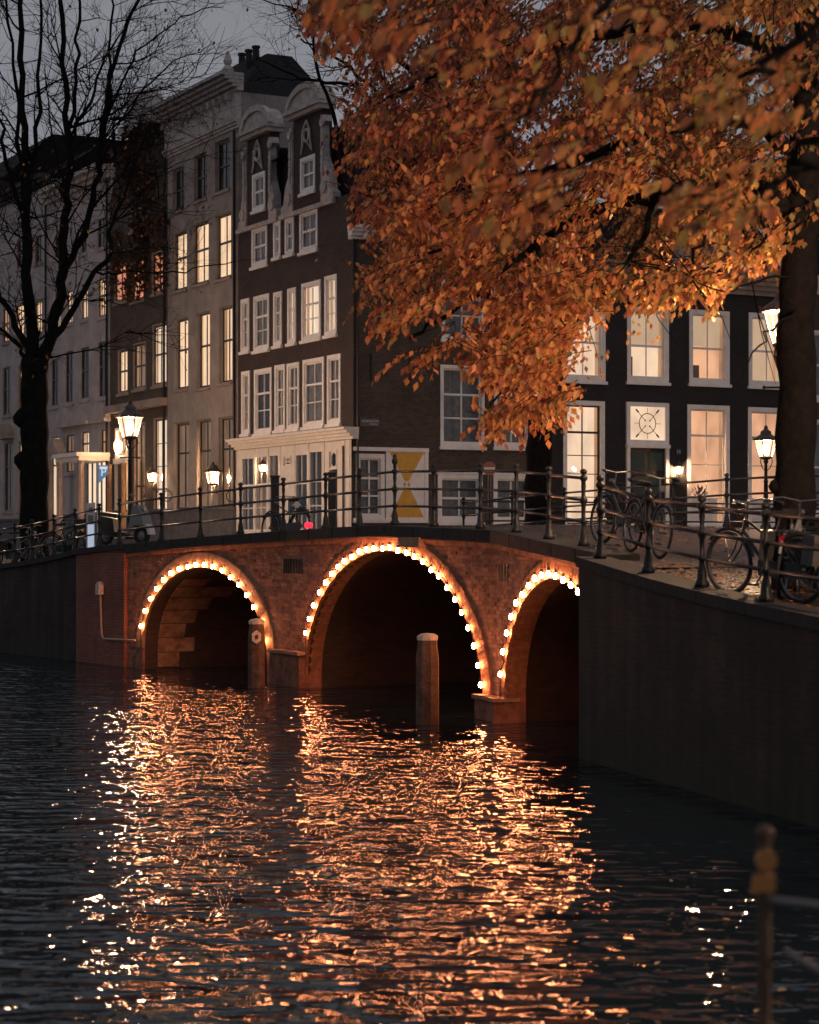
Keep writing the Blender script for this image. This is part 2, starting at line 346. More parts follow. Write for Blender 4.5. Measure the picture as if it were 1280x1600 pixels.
# height of the coping top along the bridge, by distance from Q0
def lerp_tab(tab, x):
    if x <= tab[0][0]: return tab[0][1]
    for (a, b), (c, d) in zip(tab, tab[1:]):
        if x <= c: return b + (d - b) * (x - a) / (c - a)
    return tab[-1][1]
ZT = [(-14, 1.95), (-9, 2.1), (-5, 2.35), (-2.4, 2.62), (0, 2.73), (3, 2.86), (LA, 3.0), (LA + LB * .5, 3.08), (LA + LB, 2.97), (LA + LB + 2, 2.85), (LA + LB + 5, 2.68), (LA + LB + LC, 2.55)]
def ztop(a): return lerp_tab(ZT, a)
def bridge_pt(a, n=0):
    if a < LA: f, q = FA, a
    elif a < LA + LB: f, q = FB, a - LA
    else: f, q = FC, a - LA - LB
    p = f(q, 0, n)
    return p
# right quay edge
K0 = V3((2.18, 26.85, 0)); dK = V3((.2747, -1.0, 0)).normalized()
FK = Frame(K0, dK, V3((-1, -.2747, 0)).normalized())
ZK = [(0, 2.60), (2.35, 2.37), (4, 2.24), (5.6, 2.13), (6.6, 2.08), (12, 1.7), (25, 1.55), (60, 1.5)]
def zk(a): return lerp_tab(ZK, a)
def structure(o): o['kind'] = 'structure'; return o

# water
m = MB(); m.poly([(-300, -60, 0), (300, -60, 0), (300, 500, 0), (-300, 500, 0)]); structure(m.build('water', M['water']))
m = MB(); m.poly([(-300, -60, -2), (300, -60, -2), (300, 500, -2), (-300, 500, -2)]); structure(m.build('canal_bed', M['stone_dark']))
# streets
def grid(name, fn, na, nb, mt, uvs=1.0):
    m = MB(); vs = [fn(i, j) for i in range(na + 1) for j in range(nb + 1)]
    fs = [(i * (nb + 1) + j, (i + 1) * (nb + 1) + j, (i + 1) * (nb + 1) + j + 1, i * (nb + 1) + j + 1) for i in range(na) for j in range(nb)]
    m.faces(vs, fs); o = m.build(name, mt, smooth=True)
    uv = o.data.uv_layers.new(name='uv'); dat = []
    for p in fs:
        for i in p: dat += [vs[i][0], vs[i][1]]
    uv.data.foreach_set('uv', dat); return structure(o)
def street_left(i, j):
    a = -70 + i * 70 / 60; b = [0, .3, 1, 3, 6, 9, 12.3, 16, 30, 60, 90][j]
    p = Q0 + dA * a + VD * b; z = ztop(a) - .06 + (.0 if j == 0 else .32 * min(1, b / 9)) - (.03 if j == 0 else 0)
    return (p.x, p.y, z)
grid('left_street', street_left, 60, 10, M['paving'])
BW = 8.5
def deck(i, j):
    a = i * (LA + LB + LC) / 44; b = .02 + j * BW / 12
    p = bridge_pt(a) + VD * b; return (p.x, p.y, ztop(a) - .08 + .10 * sin(pi * j / 12) * min(1, (LA + LB + LC - a) / 4))
grid('bridge_deck', deck, 44, 12, M['paving'])
KB = (K0.y - Q3.y) / -dK.y - .25
def street_right(i, j):
    a = KB + [0, .4, .8, 1.2, 1.6, 2, 2.5, 3, 4, 5, 6, 7, 9, 12, 16, 22, 30, 60][i]; b = [0, .3, .8, 1.5, 3, 5, 8.5, 12, 20, 45][j]
    p = K0 + dK * a + VD * b; return (p.x, p.y, zk(a) - .04 + .05 * min(1, b / 4))
grid('right_street', street_right, 17, 9, M['paving'])

# ---------------------------------------------------------------- masonry
M['quoin'] = mat('sooty_quoin_stone', (.20, .115, .07), .85, bump=.6, bscale=12, var=.5, vscale=4)
M['ring_brick'] = mat('ring_brick', (.23, .10, .052), .85, bump=.6, bscale=50, var=.4, vscale=9)
def arch_fn(c, hw, zs, b):       # upper outline of an ellipse
    def f(a):
        t = (a - c) / hw
        return zs + b * sqrt(max(0, 1 - t * t)) if abs(t) < 1 else None
    return f
bridge = empty('brick_bridge', (Q1.x, Q1.y, 0), 0, 'three-arched brick canal bridge edged with strings of warm bulbs', 'bridge')
SEGS = [('A', FA, LA, 0), ('B', FB, LB, LA), ('C', FC, LC, LA + LB)]
ARCH = {'A': (3.5, 2.78, .45, 1.80, .31, 13, M['sandstone']), 'B': (FB.px(606, 854)[0], 3.62, .25, 2.38, .27, 90, M['sandstone']), 'C': (3.35, 2.78, .45, 1.82, .27, 74, M['sandstone'])}
# rebase arch A/B centres on measured pixels
a0, a1 = FA.px(226, 900)[0], FA.px(418, 900)[0]; ARCH['A'] = ((a0 + a1) / 2, (a1 - a0) / 2 + .03) + ARCH['A'][2:]
a0, a1 = FB.px(481, 900)[0], FB.px(757, 900)[0]; ARCH['B'] = ((a0 + a1) / 2, (a1 - a0) / 2 + .03) + ARCH['B'][2:]
VENT = {'A': (FA.px(444, 884)[0] , FA.px(444, 872)[1], .0), 'C': (FC.px(783, 893)[0], 0, 0)}
bricks = []
COP = .24
for key, f, Ls, off in SEGS:
    c, hw, zs, b, rt, nv, vm = ARCH[key]
    fo = arch_fn(c, hw + rt, zs, b + rt)
    # backing wall with the arch left open
    m = MB(); N = int(Ls / .1); xs = sorted(set([Ls * i / N for i in range(N + 1)] + [c - hw - rt, c + hw + rt]))
    for x0, x1 in zip(xs, xs[1:]):
        x0_, x1_ = max(0, x0), min(Ls, x1); mid = (x0_ + x1_) / 2
        if x1_ <= x0_: continue
        z0 = fo(x0_) or (zs if fo(mid) else -1.2); z1 = fo(x1_) or (zs if fo(mid) else -1.2)
        if fo(mid) is None: z0 = z1 = -1.2
        t0, t1 = ztop(off + x0_) - COP, ztop(off + x1_) - COP
        m.poly([f(x0_, min(z0, t0), 0), f(x1_, min(z1, t1), 0), f(x1_, t1, 0), f(x0_, t0, 0)])
    # jambs below the springing
    m.build('wall_core', M['mortar'], bridge, uvdir=f.d)
    # facing bricks
    bh, bw, g_ = .066, .225, .011; row = 0; z = -.2
    while z < 3.2:
        x = -(row % 2) * bw / 2; row += 1
        while x < Ls:
            xa, xb = max(0.003, x + g_ / 2), min(Ls - .003, x + bw - g_ / 2); x += bw
            if xb - xa < .03: continue
            mid = (xa + xb) / 2; top = ztop(off + mid) - COP
            if z + bh > top: continue
            inside = False
            for q in (xa, mid, xb):
                o_ = fo(q)
                if o_ is not None and z < o_ + .0: inside = True
            if inside and not (fo(mid) is None): continue
            if inside: continue
            # vents
            if key == 'A' and FA.px(441, 0)[0] < mid and 2.12 < z < 2.45: continue
            if key == 'B' and mid < FB.px(476, 0)[0] and 2.12 < z < 2.45: continue
            if key == 'C' and 2.12 < z < 2.44 and mid < .72: continue
            bricks.append((f, xa, xb, z + g_ / 2, z + bh - g_ / 2, (f(mid, z, 0)).y, random.random()))
        z += bh
bricks.sort(key=lambda q: q[5] - (3 if q[3] > 1.6 else 0) + (20 if q[3] < .3 else 0))
def brick_mb(m, f, xa, xb, z0, z1, pr):
    T = lambda a, n, z: f(a, z, n); return m.box(xa, xb, -.01, pr, z0, z1, T)
sm = {0: MB(), 1: MB()}
for i, (f, xa, xb, z0, z1, D_, rnd) in enumerate(bricks):
    pr = .008 + .010 * random.random()
    if i < 300:
        o = brick_mb(MB(), f, xa, xb, z0, z1, pr).build('brick', M['brick_bridge'] if rnd > .35 else M['brick_bridge2'], bridge)
    else: brick_mb(sm[int(rnd > .4)], f, xa, xb, z0, z1, pr)
sm[1].build('facing_bricks', M['brick_bridge'], bridge, kind='stuff'); sm[0].build('facing_bricks', M['brick_bridge2'], bridge, kind='stuff')
# rings, vaults
for key, f, Ls, off in SEGS:
    c, hw, zs, b, rt, nv, vm = ARCH[key]
    def E(t, r): return (c + (hw + r) * cos(t), zs + (b + r) * sin(t))
    gap = .006 if nv > 20 else .012
    ring = MB(); cnt = 0
    for i in range(nv):
        t0, t1 = pi * i / nv + gap / hw, pi * (i + 1) / nv - gap / hw
        k = 2 if nv > 20 else 6
        inn = [E(t0 + (t1 - t0) * j / (k - 1), 0) for j in range(k)]; out = [E(t0 + (t1 - t0) * j / (k - 1), rt * (1 + (.06 * random.random() if nv > 20 else 0))) for j in range(k)][::-1]
        pr = .035 + .015 * random.random()
        mm_ = M['sandstone'] if nv < 20 else M['ring_brick']
        MB().prism(inn + out, -.3, pr, f).build('voussoir', mm_, bridge)
    mo = MB()
    K = 40
    for i in range(K):
        t0, t1 = pi * i / K, pi * (i + 1) / K
        mo.prism([E(t0, .004), E(t1, .004), E(t1, rt - .01), E(t0, rt - .01)], -.29, .02, f)
    # jamb below the springing
    for sgn in (0, 1):
        x0 = c - hw - rt if sgn == 0 else c + hw; mo.prism([(max(x0, -.25), -1), (x0 + rt, -1), (x0 + rt, zs), (max(x0, -.25), zs)], -.3, .03, f)
    mo.build('ring_backing', M['brick_bridge2'], bridge)
    # vault going back under the deck
    va = MB(); prof = [(c + hw, -1.2)] + [E(pi * i / 40, 0) for i in range(41)] + [(c - hw, -1.2)]
    dep = BW - .2
    for (p, q) in zip(prof, prof[1:]):
        P0, P1 = f(*p, -.02), f(*q, -.02); va.poly([P0, P1, P1 + VD * dep, P0 + VD * dep])
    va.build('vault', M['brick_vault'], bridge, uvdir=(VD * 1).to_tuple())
    # quoin blocks on the far jamb of the vault
    if key == 'A':
        zz = [0.02, .35, .67, .98, 1.28, 1.56, 1.80, 1.98] if key == 'A' else [.3, .65, 1.0]
        for i, (z0, z1) in enumerate(zip(zz, zz[1:])):
            def lx(z): return c - hw * sqrt(max(0, 1 - (max(z - zs, 0) / b) ** 2))
            w_ = [.5, .85, .6, .8, 1.0, 1.4, .6][i] if key == 'A' else [1.0, .5][i % 2]
            q = MB(); n0 = -.32
            a_, b_ = f(lx(z0) + .02, z0 + .008, n0), f(lx(z1) + .02, z1 - .008, n0)
            a2, b2 = f(lx(z0) + .045, z0 + .008, n0), f(lx(z1) + .045, z1 - .008, n0)
            q.hexa([a_, a2, a2 + VD * w_, a_ + VD * w_, b_, b2, b2 + VD * w_, b_ + VD * w_]); q.build('quoin_stone', M['quoin'], bridge)
    # cutwater bases of the piers
# piers: low stone plinths standing proud of the face
def pier(f, a0, a1, ztop_, n):
    MB().prism([(a0, -1), (a1, -1), (a1, ztop_), (a0, ztop_)], -.2, n, f).build('pier_base', M['brick_bridge2'], bridge)
    MB().prism([(a0 - .03, ztop_), (a1 + .03, ztop_), (a1 + .03, ztop_ + .06), (a0 - .03, ztop_ + .06)], -.2, n + .04, f).build('pier_ledge', M['sandstone'], bridge)
c, hw, zs, b, rt = ARCH['A'][:5]; pier(FA, c + hw + .33, LA + .0, .62, .16)
pier(FB, .0, ARCH['B'][0] - ARCH['B'][1] - .02, .62, .16) if ARCH['B'][0] - ARCH['B'][1] > .2 else None
pier(FB, ARCH['B'][0] + ARCH['B'][1] + .02, LB + .05, .32, .2); pier(FC, 0.02, ARCH['C'][0] - ARCH['C'][1] - .02, .32, .2)
# vents
vz = FA.px(460, 897)[1]
for f, a0, a1, z0, z1 in ((FA, FA.px(443, 0)[0], LA - .004, 2.16, 2.45), (FB, .004, FB.px(474, 0)[0], 2.16, 2.45), (FC, .02, .70, 2.16, 2.44)):
    MB().prism([(a0, z0), (a1, z0), (a1, z1), (a0, z1)], -.02, .003, f).build('vent_opening', M['dark_room'], bridge)
    for i in range(4): aa = a0 + (a1 - a0) * (i + .5) / 4; MB().prism([(aa - .012, z0), (aa + .012, z0), (aa + .012, z1), (aa - .012, z1)], .004, .02, f).build('vent_bar', M['iron'], bridge)
# coping
n_c = 0; tot = LA + LB + LC; a = 0.0
while a < tot - 2.2:
    e = min(a + 1.15, tot)
    for lim in (LA, LA + LB):
        if a < lim - .01 < e: e = lim
    f, o_ = (FA, 0) if a < LA - .01 else ((FB, LA) if a < LA + LB - .01 else (FC, LA + LB))
    z0, z1 = ztop(a + .005), ztop(e - .005); x0, x1 = a - o_ + .006, e - o_ - .006
    m = MB(); pts = []
    for (n0, n1, h0, h1) in ((-.42, .13, -COP + .03, 0),):
        m.hexa([f(x0, z0 + h0, n1), f(x1, z1 + h0, n1), f(x1, z1 + h0, n0), f(x0, z0 + h0, n0), f(x0, z0 + h1, n1), f(x1, z1 + h1, n1), f(x1, z1 + h1, n0), f(x0, z0 + h1, n0)])
    o = m.build('coping_stone', M['stone_dark'], bridge); mod = o.modifiers.new('b', 'BEVEL'); mod.width = .018; mod.segments = 2
    m = MB(); m.hexa([f(x0, z0 - COP - .05, .05), f(x1, z1 - COP - .05, .05), f(x1, z1 - COP - .05, -.2), f(x0, z0 - COP - .05, -.2), f(x0, z0 - COP + .029, .06), f(x1, z1 - COP + .029, .06), f(x1, z1 - COP + .029, -.2), f(x0, z0 - COP + .029, -.2)])
    m.build('string_course', M['brick_bridge'], bridge)
    a = e
kz = ztop(LA + FB.px(645, 0)[0]) - COP; a0, a1 = FB.px(636, 0)[0], FB.px(668, 0)[0]
MB().prism([(a0, kz - .12), (a1, kz - .12), (a1, kz + .05), (a0, kz + .05)], -.1, .16, FB).build('keystone', M['sandstone'], bridge)
# back face of the bridge, toward the side canal
m = MB()
for i in range(40):
    a0, a1 = tot * i / 40, tot * (i + 1) / 40; p, q = bridge_pt(a0) + VD * BW, bridge_pt(a1) + VD * BW
    lo = 1.9 if 1 < i < 38 and abs((i % 13) - 6) < 5 else -1
    m.poly([(p.x, p.y, lo), (q.x, q.y, lo), (q.x, q.y, ztop(a1) - .02), (p.x, p.y, ztop(a0) - .02)])
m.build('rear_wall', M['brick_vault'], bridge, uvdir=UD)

# left abutment wing and quay wall
quay = empty('left_quay_wall', (Q0.x, Q0.y, 0), 0, 'dark brick quay wall running off to the left of the bridge', 'quay wall')
def wall_run(f, a0, a1, zfn, step, mt, parent, name, th=.5):
    m = MB(); a = a0
    while a < a1 - 1e-6:
        e = min(a + step, a1)
        m.hexa([f(a, -1.2, 0), f(e, -1.2, 0), f(e, -1.2, -th), f(a, -1.2, -th), f(a, zfn(a), 0), f(e, zfn(e), 0), f(e, zfn(e), -th), f(a, zfn(a), -th)]); a = e
    return m.build(name, mt, parent, uvdir=f.d)
wa = FA.px(125, 0)[0]
wing = wall_run(Frame(Q0 + FA.n * .10, dA, FA.n), wa, -.0, lambda a: ztop(a) - .1, .8, brickmat('wing_brick', (.27, .085, .055), (.19, .065, .045), (.12, .06, .045), wear=.4), quay, 'wing_wall', .6)
wall_run(FA, -70, wa, lambda a: ztop(a) - .1, 2, M['brick_quay'], quay, 'wall_face')
a = -70
while a < -.02:
    e = min(a + 1.4, 0); f = FA; m = MB(); pr = .16 if a > wa - .5 else .06
    z0, z1 = ztop(a), ztop(e)
    m.hexa([f(a + .006, z0 - .12, pr), f(e - .006, z1 - .12, pr), f(e - .006, z1 - .12, -.4), f(a + .006, z0 - .12, -.4), f(a + .006, z0, pr), f(e - .006, z1, pr), f(e - .006, z1, -.4), f(a + .006, z0, -.4)])
    m.build('coping_stone', M['stone_dark'], quay); a = e
# right quay wall
quay2 = empty('right_quay_wall', (K0.x, K0.y, 0), 0, 'tall dark quay wall beside the right arch, under the parked bicycles', 'quay wall')
wall_run(FK, 0, 45, lambda a: zk(a) - .1, 1.5, M['brick_quay'], quay2, 'wall_face', .45)
a = 0
while a < 30:
    e = a + 1.3; f = FK; z0, z1 = zk(a), zk(e); m = MB()
    m.hexa([f(a + .006, z0 - .13, .05), f(e - .006, z1 - .13, .05), f(e - .006, z1 - .13, -.4), f(a + .006, z0 - .13, -.4), f(a + .006, z0, .05), f(e - .006, z1, .05), f(e - .006, z1, -.4), f(a + .006, z0, -.4)])
    o = m.build('coping_stone', M['stone_dark'], quay2); a = e
# side canal walls
quay3 = empty('side_canal_walls', (Q0.x + 2, Q0.y + 2, 0), 0, 'brick walls of the side canal behind the bridge', 'canal wall')
wall_run(Frame(Q0, VD, UD), BW - .1, 80, lambda a: 2.95, 10, M['brick_quay'], quay3, 'wall_face')
wall_run(Frame(Q3, VD, -UD), BW - .1, 80, lambda a: 2.5, 10, M['brick_quay'], quay3, 'wall_face', .4)
# pipe and junction box on the wing
pr_ = empty('wall_pipe', FA(FA.px(159, 0)[0], 1, .1), 0, 'thin pale pipe with a small box on the bridge wing, left of the first arch', 'pipe')
fw = Frame(Q0 + FA.n * .13, dA, FA.n)
pp = [fw.px(158, 925), fw.px(160, 990), fw.px(163, 998), fw.px(213, 1001)]
MB().tube([fw(*q, .02) for q in pp], .025, 6).build('pipe', M['pipe'], pr_)
q = fw.px(158, 920); MB().prism([(q[0] - .09, q[1] - .13), (q[0] + .09, q[1] - .13), (q[0] + .09, q[1] + .1), (q[0], q[1] + .16), (q[0] - .09, q[1] + .1)], -.02, .1, fw).build('junction_box', M['cap'], pr_)

# bulb strings
BP = [('A', FA, .40, 18, 'short string of 18 warm bulbs round the left arch'), ('B', FB, .40, 27, 'long string of warm bulbs round the wide middle arch'), ('C', FC, .36, 19, 'string of warm bulbs round the right arch, cut off by the quay wall')]
for key, f, z_low, nb, lab in BP:
    c, hw, zs, b, rt = ARCH[key][:5]
    th = empty('string_of_lights', f(c, zs + b, .1), 0, lab, 'string lights', 'bulb strings on the bridge arches')
    # equal spacing by arc length between the two lowest bulbs
    zl = {'A': (.92, .84), 'B': (1.05, .52), 'C': (.75, 1.0)}[key]
    r0, r1 = .04, .06
    t0 = pi - math.asin((zl[0] - zs) / (b + .05)); t1 = math.asin((zl[1] - zs) / (b + .05))
    fine = [(c + (hw + .05) * cos(t0 + (t1 - t0) * i / 400), zs + (b + .05) * sin(t0 + (t1 - t0) * i / 400)) for i in range(401)]
    acc = [0]
    for p, q in zip(fine, fine[1:]): acc.append(acc[-1] + math.dist(p, q))
    cab = []
    k = 0
    for i in range(nb):
        s_ = acc[-1] * i / (nb - 1)
        while k < 400 and acc[k] < s_: k += 1
        p = fine[k]; P = f(p[0] + random.uniform(-.02, .02), p[1] + random.uniform(-.02, .02), .10)
        cab.append(P + V3((0, 0, .055)))
        if i < nb - 1: 
            k2 = min(400, k + int(200 / nb)); cab.append(f(*fine[k2], .07) + V3((0, 0, .03)))
        bo = MB().lathe([(.010, -.040), (.025, -.029), (.032, -.006), (.028, .020), (.017, .046)], 10).build('bulb', M['bulb'], None, smooth=True)
        bo.location = P; bo.parent = th; bo.matrix_parent_inverse = Matrix.Translation(-V3(th.location))
        MB().lathe([(.02, .046), (.022, .085), (.012, .10)], 8, P).build('socket', M['cable'], th)
    MB().tube([cab[0] + V3((0, 0, -.5))] + cab, .009, 5).build('cable', M['cable'], th)

# mooring posts
def mooring(x, ybase, ytop, r, lab, sign):
    p = gp(x, ybase); h = CAMZ + (845 - ytop) * p.y / F
    th = empty('mooring_post', p, random.random(), lab, 'mooring post', 'timber mooring posts in the canal')
    m = MB(); m.lathe([(r * 1.0, -1.2), (r * 1.0, h * .72), (r * .82, h - .10)], 8, p, .3); m.build('post', M['timber'], th)
    m = MB(); m.lathe([(r * .9, h - .10), (r * .92, h - .04), (r * .6, h - .003), (.01, h + .01)], 8, p, .3); m.build('cap', M['cap'], th)
    return th, p, h
th, p, h = mooring(668, 1131, 990, .185, 'timber mooring post standing alone before the middle arch', 0)
th, p, h = mooring(401, 1074, 967, .17, 'timber mooring post with a hexagonal plate before the left arch', 1)
d = (V3((0, 0, 0)) - p); d.z = 0; d.normalize(); sd_ = V3((-d.y, d.x, 0))
Ts = lambda a, z, n: p + d * (.17 + n) + sd_ * a + V3((0, 0, z))
MB().prism([(.10 * cos(pi / 3 * i + pi / 6), h - .34 + .13 * sin(pi / 3 * i + pi / 6)) for i in range(6)], -.03, .015, Ts).build('plate', M['cap'], th)
MB().prism([(.04 * cos(pi / 3 * i), h - .34 + .05 * sin(pi / 3 * i)) for i in range(6)], .016, .02, Ts).build('plate_mark', M['timber'], th)
M['picture'] = mat('framed_picture', (.16, .09, .05), .6, var=.5, vscale=6)
M['drape'] = emis('backlit_drape', (1, .50, .24), .5, .4, 9)
# ---------------------------------------------------------------- houses
def wall(m, Fr, s0, s1, z0, z1, holes, rec, n=0, back=None):
    """wall plane at n with rectangular openings and reveals rec deep"""
    xs = sorted({s0, s1, *[h[0] for h in holes], *[h[1] for h in holes]}); zs = sorted({z0, z1, *[h[2] for h in holes], *[h[3] for h in holes]})
    xs = [x for x in xs if s0 - 1e-6 <= x <= s1 + 1e-6]; zs = [z for z in zs if z0 - 1e-6 <= z <= z1 + 1e-6]
    for x0, x1 in zip(xs, xs[1:]):
        for y0, y1 in zip(zs, zs[1:]):
            mx_, my_ = (x0 + x1) / 2, (y0 + y1) / 2
            if any(h[0] < mx_ < h[1] and h[2] < my_ < h[3] for h in holes): continue
            m.poly([Fr(x0, y0, n), Fr(x1, y0, n), Fr(x1, y1, n), Fr(x0, y1, n)])
    for a, b, c, d in holes:
        for (p, q) in (((a, c), (b, c)), ((b, c), (b, d)), ((b, d), (a, d)), ((a, d), (a, c))):
            m.poly([Fr(*p, n), Fr(*q, n), Fr(*q, n - rec), Fr(*p, n - rec)])
def bars(m, Fr, a, b, c, d, w_, n0, n1):   # rectangular ring
    m.prism([(a, c), (b, c), (b, c + w_), (a, c + w_)], n0, n1, Fr); m.prism([(a, d - w_), (b, d - w_), (b, d), (a, d)], n0, n1, Fr)
    m.prism([(a, c + w_), (a + w_, c + w_), (a + w_, d - w_), (a, d - w_)], n0, n1, Fr); m.prism([(b - w_, c + w_), (b, c + w_), (b, d - w_), (b - w_, d - w_)], n0, n1, Fr)
def window(root, Fr, r, fw, fn, sash, glassn, cols, rows, fmat, smat, back, bd=.35, split=None, sill=True, label=None, blind=None, mull=.035, sw=.05):
    """r=(s0,s1,z0,z1) opening; fw frame width; fn=(n0,n1) frame depth; rows: list of fractions of the glazed height (from the bottom) where bars sit"""
    a, b, c, d = r
    m = MB(); bars(m, Fr, a, b, c, d, fw, fn[0], fn[1]); wo_ = m.build('window', fmat, root)
    if label: wo_['label'] = label
    if sill:
        MB().prism([(a - .05, c - .10), (b + .05, c - .10), (b + .05, c - .002), (a - .05, c - .002)], fn[0] - .01, max(fn[1] + .06, .07), Fr).build('sill', fmat, wo_)
    gi = (a + fw, b - fw, c + fw, d - fw); W, H = gi[1] - gi[0], gi[3] - gi[2]
    m = MB(); bars(m, Fr, gi[0] + .002, gi[1] - .002, gi[2] + .002, gi[3] - .002, sw, glassn - .02, glassn + .03)
    ys = [gi[2] + sw + (H - 2 * sw) * t_ for t_ in rows]
    for k, y in enumerate(ys):
        t_ = .035 if (split is not None and k == split) else mull / 2
        m.prism([(gi[0] + sw, y - t_), (gi[1] - sw, y - t_), (gi[1] - sw, y + t_), (gi[0] + sw, y + t_)], glassn - .02, glassn + (.045 if t_ > .03 else .02), Fr)
    edges = [gi[2] + sw] + ys + [gi[3] - sw]
    xs = [gi[0] + sw + (W - 2 * sw) * k / cols for k in range(cols + 1)]
    for x in xs[1:-1]:
        for y0, y1 in zip(edges, edges[1:]): m.prism([(x - mull / 2, y0 + .018), (x + mull / 2, y0 + .018), (x + mull / 2, y1 - .018), (x - mull / 2, y1 - .018)], glassn - .02, glassn + .02, Fr)
    m.build('sash', smat, wo_)
    for y0, y1 in zip(edges, edges[1:]):
        for x0, x1 in zip(xs, xs[1:]):
            j = random.uniform(-.004, .004)
            MB().poly([Fr(x0, y0, glassn + j), Fr(x1, y0, glassn - j), Fr(x1, y1, glassn + j), Fr(x0, y1, glassn - j)]).build('pane', M['glass'], wo_)
    e = .25
    if back == 'none': return wo_
    if bd < 1:
        MB().poly([Fr(a - e, c - e, glassn - bd), Fr(b + e, c - e, glassn - bd), Fr(b + e, d + e, glassn - bd), Fr(a - e, d + e, glassn - bd)]).build('curtain', M[back], wo_)
        rr = random.Random(int(a * 77 + c * 31))
        if back.startswith('lit') and not blind:
            for x0, x1 in ((gi[0] + sw, gi[0] + sw + W * rr.uniform(.06, .24)), (gi[1] - sw - W * rr.uniform(.04, .2), gi[1] - sw)):
                if rr.random() < .75: MB().poly([Fr(x0, gi[2], glassn - bd + .012), Fr(x1, gi[2], glassn - bd + .012), Fr(x1, gi[3], glassn - bd + .012), Fr(x0, gi[3], glassn - bd + .012)]).build('drape', M['drape'], wo_)
    else:
        m = MB(); A, B, C_, D_ = a - .25, b + .25, c - .3, d + .25; n0, n1 = glassn - .06, glassn - bd
        P = lambda s, z, n: Fr(s, z, n)
        m.poly([P(A, C_, n1), P(B, C_, n1), P(B, D_, n1), P(A, D_, n1)]); m.poly([P(A, C_, n0), P(A, C_, n1), P(A, D_, n1), P(A, D_, n0)])
        m.poly([P(B, C_, n0), P(B, C_, n1), P(B, D_, n1), P(B, D_, n0)]); m.poly([P(A, D_, n0), P(B, D_, n0), P(B, D_, n1), P(A, D_, n1)])
        m.build('room', M[back], wo_)
        rr = random.Random(int(a * 100)); W_ = b - a
        sx = a + W_ * rr.uniform(.05, .5); sz = c + rr.uniform(.6, 1.0); mm = MB(); mm.prism([(sx, C_), (sx + W_ * .4, C_), (sx + W_ * .4, sz), (sx, sz)], n1 + .02, n1 + .4, Fr); mm.build('cupboard', M['silhouette'], wo_)
        px_ = a + W_ * rr.uniform(.1, .5); pz = c + (d - c) * rr.uniform(.5, .65); mm = MB(); mm.prism([(px_, pz), (px_ + W_ * .35, pz), (px_ + W_ * .35, pz + .35), (px_, pz + .35)], n1 + .01, n1 + .04, Fr); mm.build('picture', M['picture'], wo_)
        for sg in (0, 1):
            x0 = a - .1 if sg == 0 else b - W_ * .12 - .05; mm = MB()
            for k in range(4): xx = x0 + k * .055; mm.prism([(xx, C_ + .02), (xx + .05, C_ + .02), (xx + .045, D_ - .02), (xx + .005, D_ - .02)], n0 - .08, n0 - .03, Fr)
            mm.build('drape', M['drape'], wo_)
        MB().poly([P(A, C_, n0), P(B, C_, n0), P(B, C_, n1), P(A, C_, n1)]).build('room_floor', M['silhouette'], wo_)
    if blind:
        z = gi[3] - H * blind; MB().poly([Fr(gi[0] + sw, z, glassn - .1), Fr(gi[1] - sw, z, glassn - .1), Fr(gi[1] - sw, gi[3], glassn - .1), Fr(gi[0] + sw, gi[3], glassn - .1)]).build('blind', M['lit_blind'], wo_)
    return wo_
def pxrect(Fr, q):
    x0, x1, y0, y1 = q; xm = (x0 + x1) / 2
    a0, a1 = Fr.px(x0, 800)[0], Fr.px(x1, 800)[0]; zt, zb = Fr.px(xm, y0)[1], Fr.px(xm, y1)[1]
    return (min(a0, a1), max(a0, a1), zb, zt)
def slab(m, Fr, s0, s1, z0, z1, n0, n1): return m.prism([(s0, z0), (s1, z0), (s1, z1), (s0, z1)], n0, n1, Fr)
def cornice(name, root, Fr, s0, s1, z0, h, out, mt, steps=3, base=0):
    m = MB()
    for i in range(steps):
        slab(m, Fr, s0 - .01 * i, s1 + .01 * i, z0 + h * i / steps, z0 + h * (i + 1) / steps - .002, base - .1, base + out * (i + 1) / steps)
    return m.build(name, mt, root)
ZG = 2.0     # walls start below the street
def body(root, Fr, s0, s1, z1, depth, mt, n=-.6, z0=ZG):
    """side and back walls"""
    m = MB()
    for (p, q) in (((s0, 0), (s0, -depth)), ((s0, -depth), (s1, -depth)), ((s1, -depth), (s1, 0))):
        m.poly([Fr(p[0], z0, p[1]), Fr(q[0], z0, q[1]), Fr(q[0], z1, q[1]), Fr(p[0], z1, p[1])])
    return m.build('side_walls', mt, root, uvdir=Fr.d)

# ---- corner house (two neck gables on the quay side, plain wall on the canal side)
hA = empty('corner_house', CORNER + V3((0, 0, 3)), 0, 'dark brick corner house with two neck gables and a white shopfront', 'house')
sA1 = L.px(372, 800)[0]
sSplit = L.px(442, 800)[0]
ftop = L.px(500, 330)[1] + .25       # eaves under the gables
lw = dict(fw=.12, fn=(-.08, .03), sash=None, glassn=-.05, bd=.06, fmat=M['white'], smat=M['white'])
rows3 = [(394, 418, 354, 415), (428, 439, 345, 402), (446, 460, 340, 397), (469, 497, 328, 392)]
rows2 = [(377, 390, 467, 549), (397, 421, 461, 547), (428, 441, 456, 540), (450, 463, 450, 536), (472, 502, 440, 530), (508, 527, 430, 523)]
rows1 = [(378, 391, 580, 678), (398, 425, 576, 677), (430, 446, 570, 672), (449, 468, 567, 670), (474, 507, 560, 666), (512, 533, 554, 662)]
attic = [(395, 415, 270, 328), (470, 493, 244, 300)]
shop_top = 3.0 + 2.78
shop_top = L.px(470, 692)[1]
holes = [pxrect(L, q) for q in rows3 + rows2 + rows1]
wm_ = MB(); wall(wm_, L, 0, sA1, shop_top - .05, ftop, holes, .16)
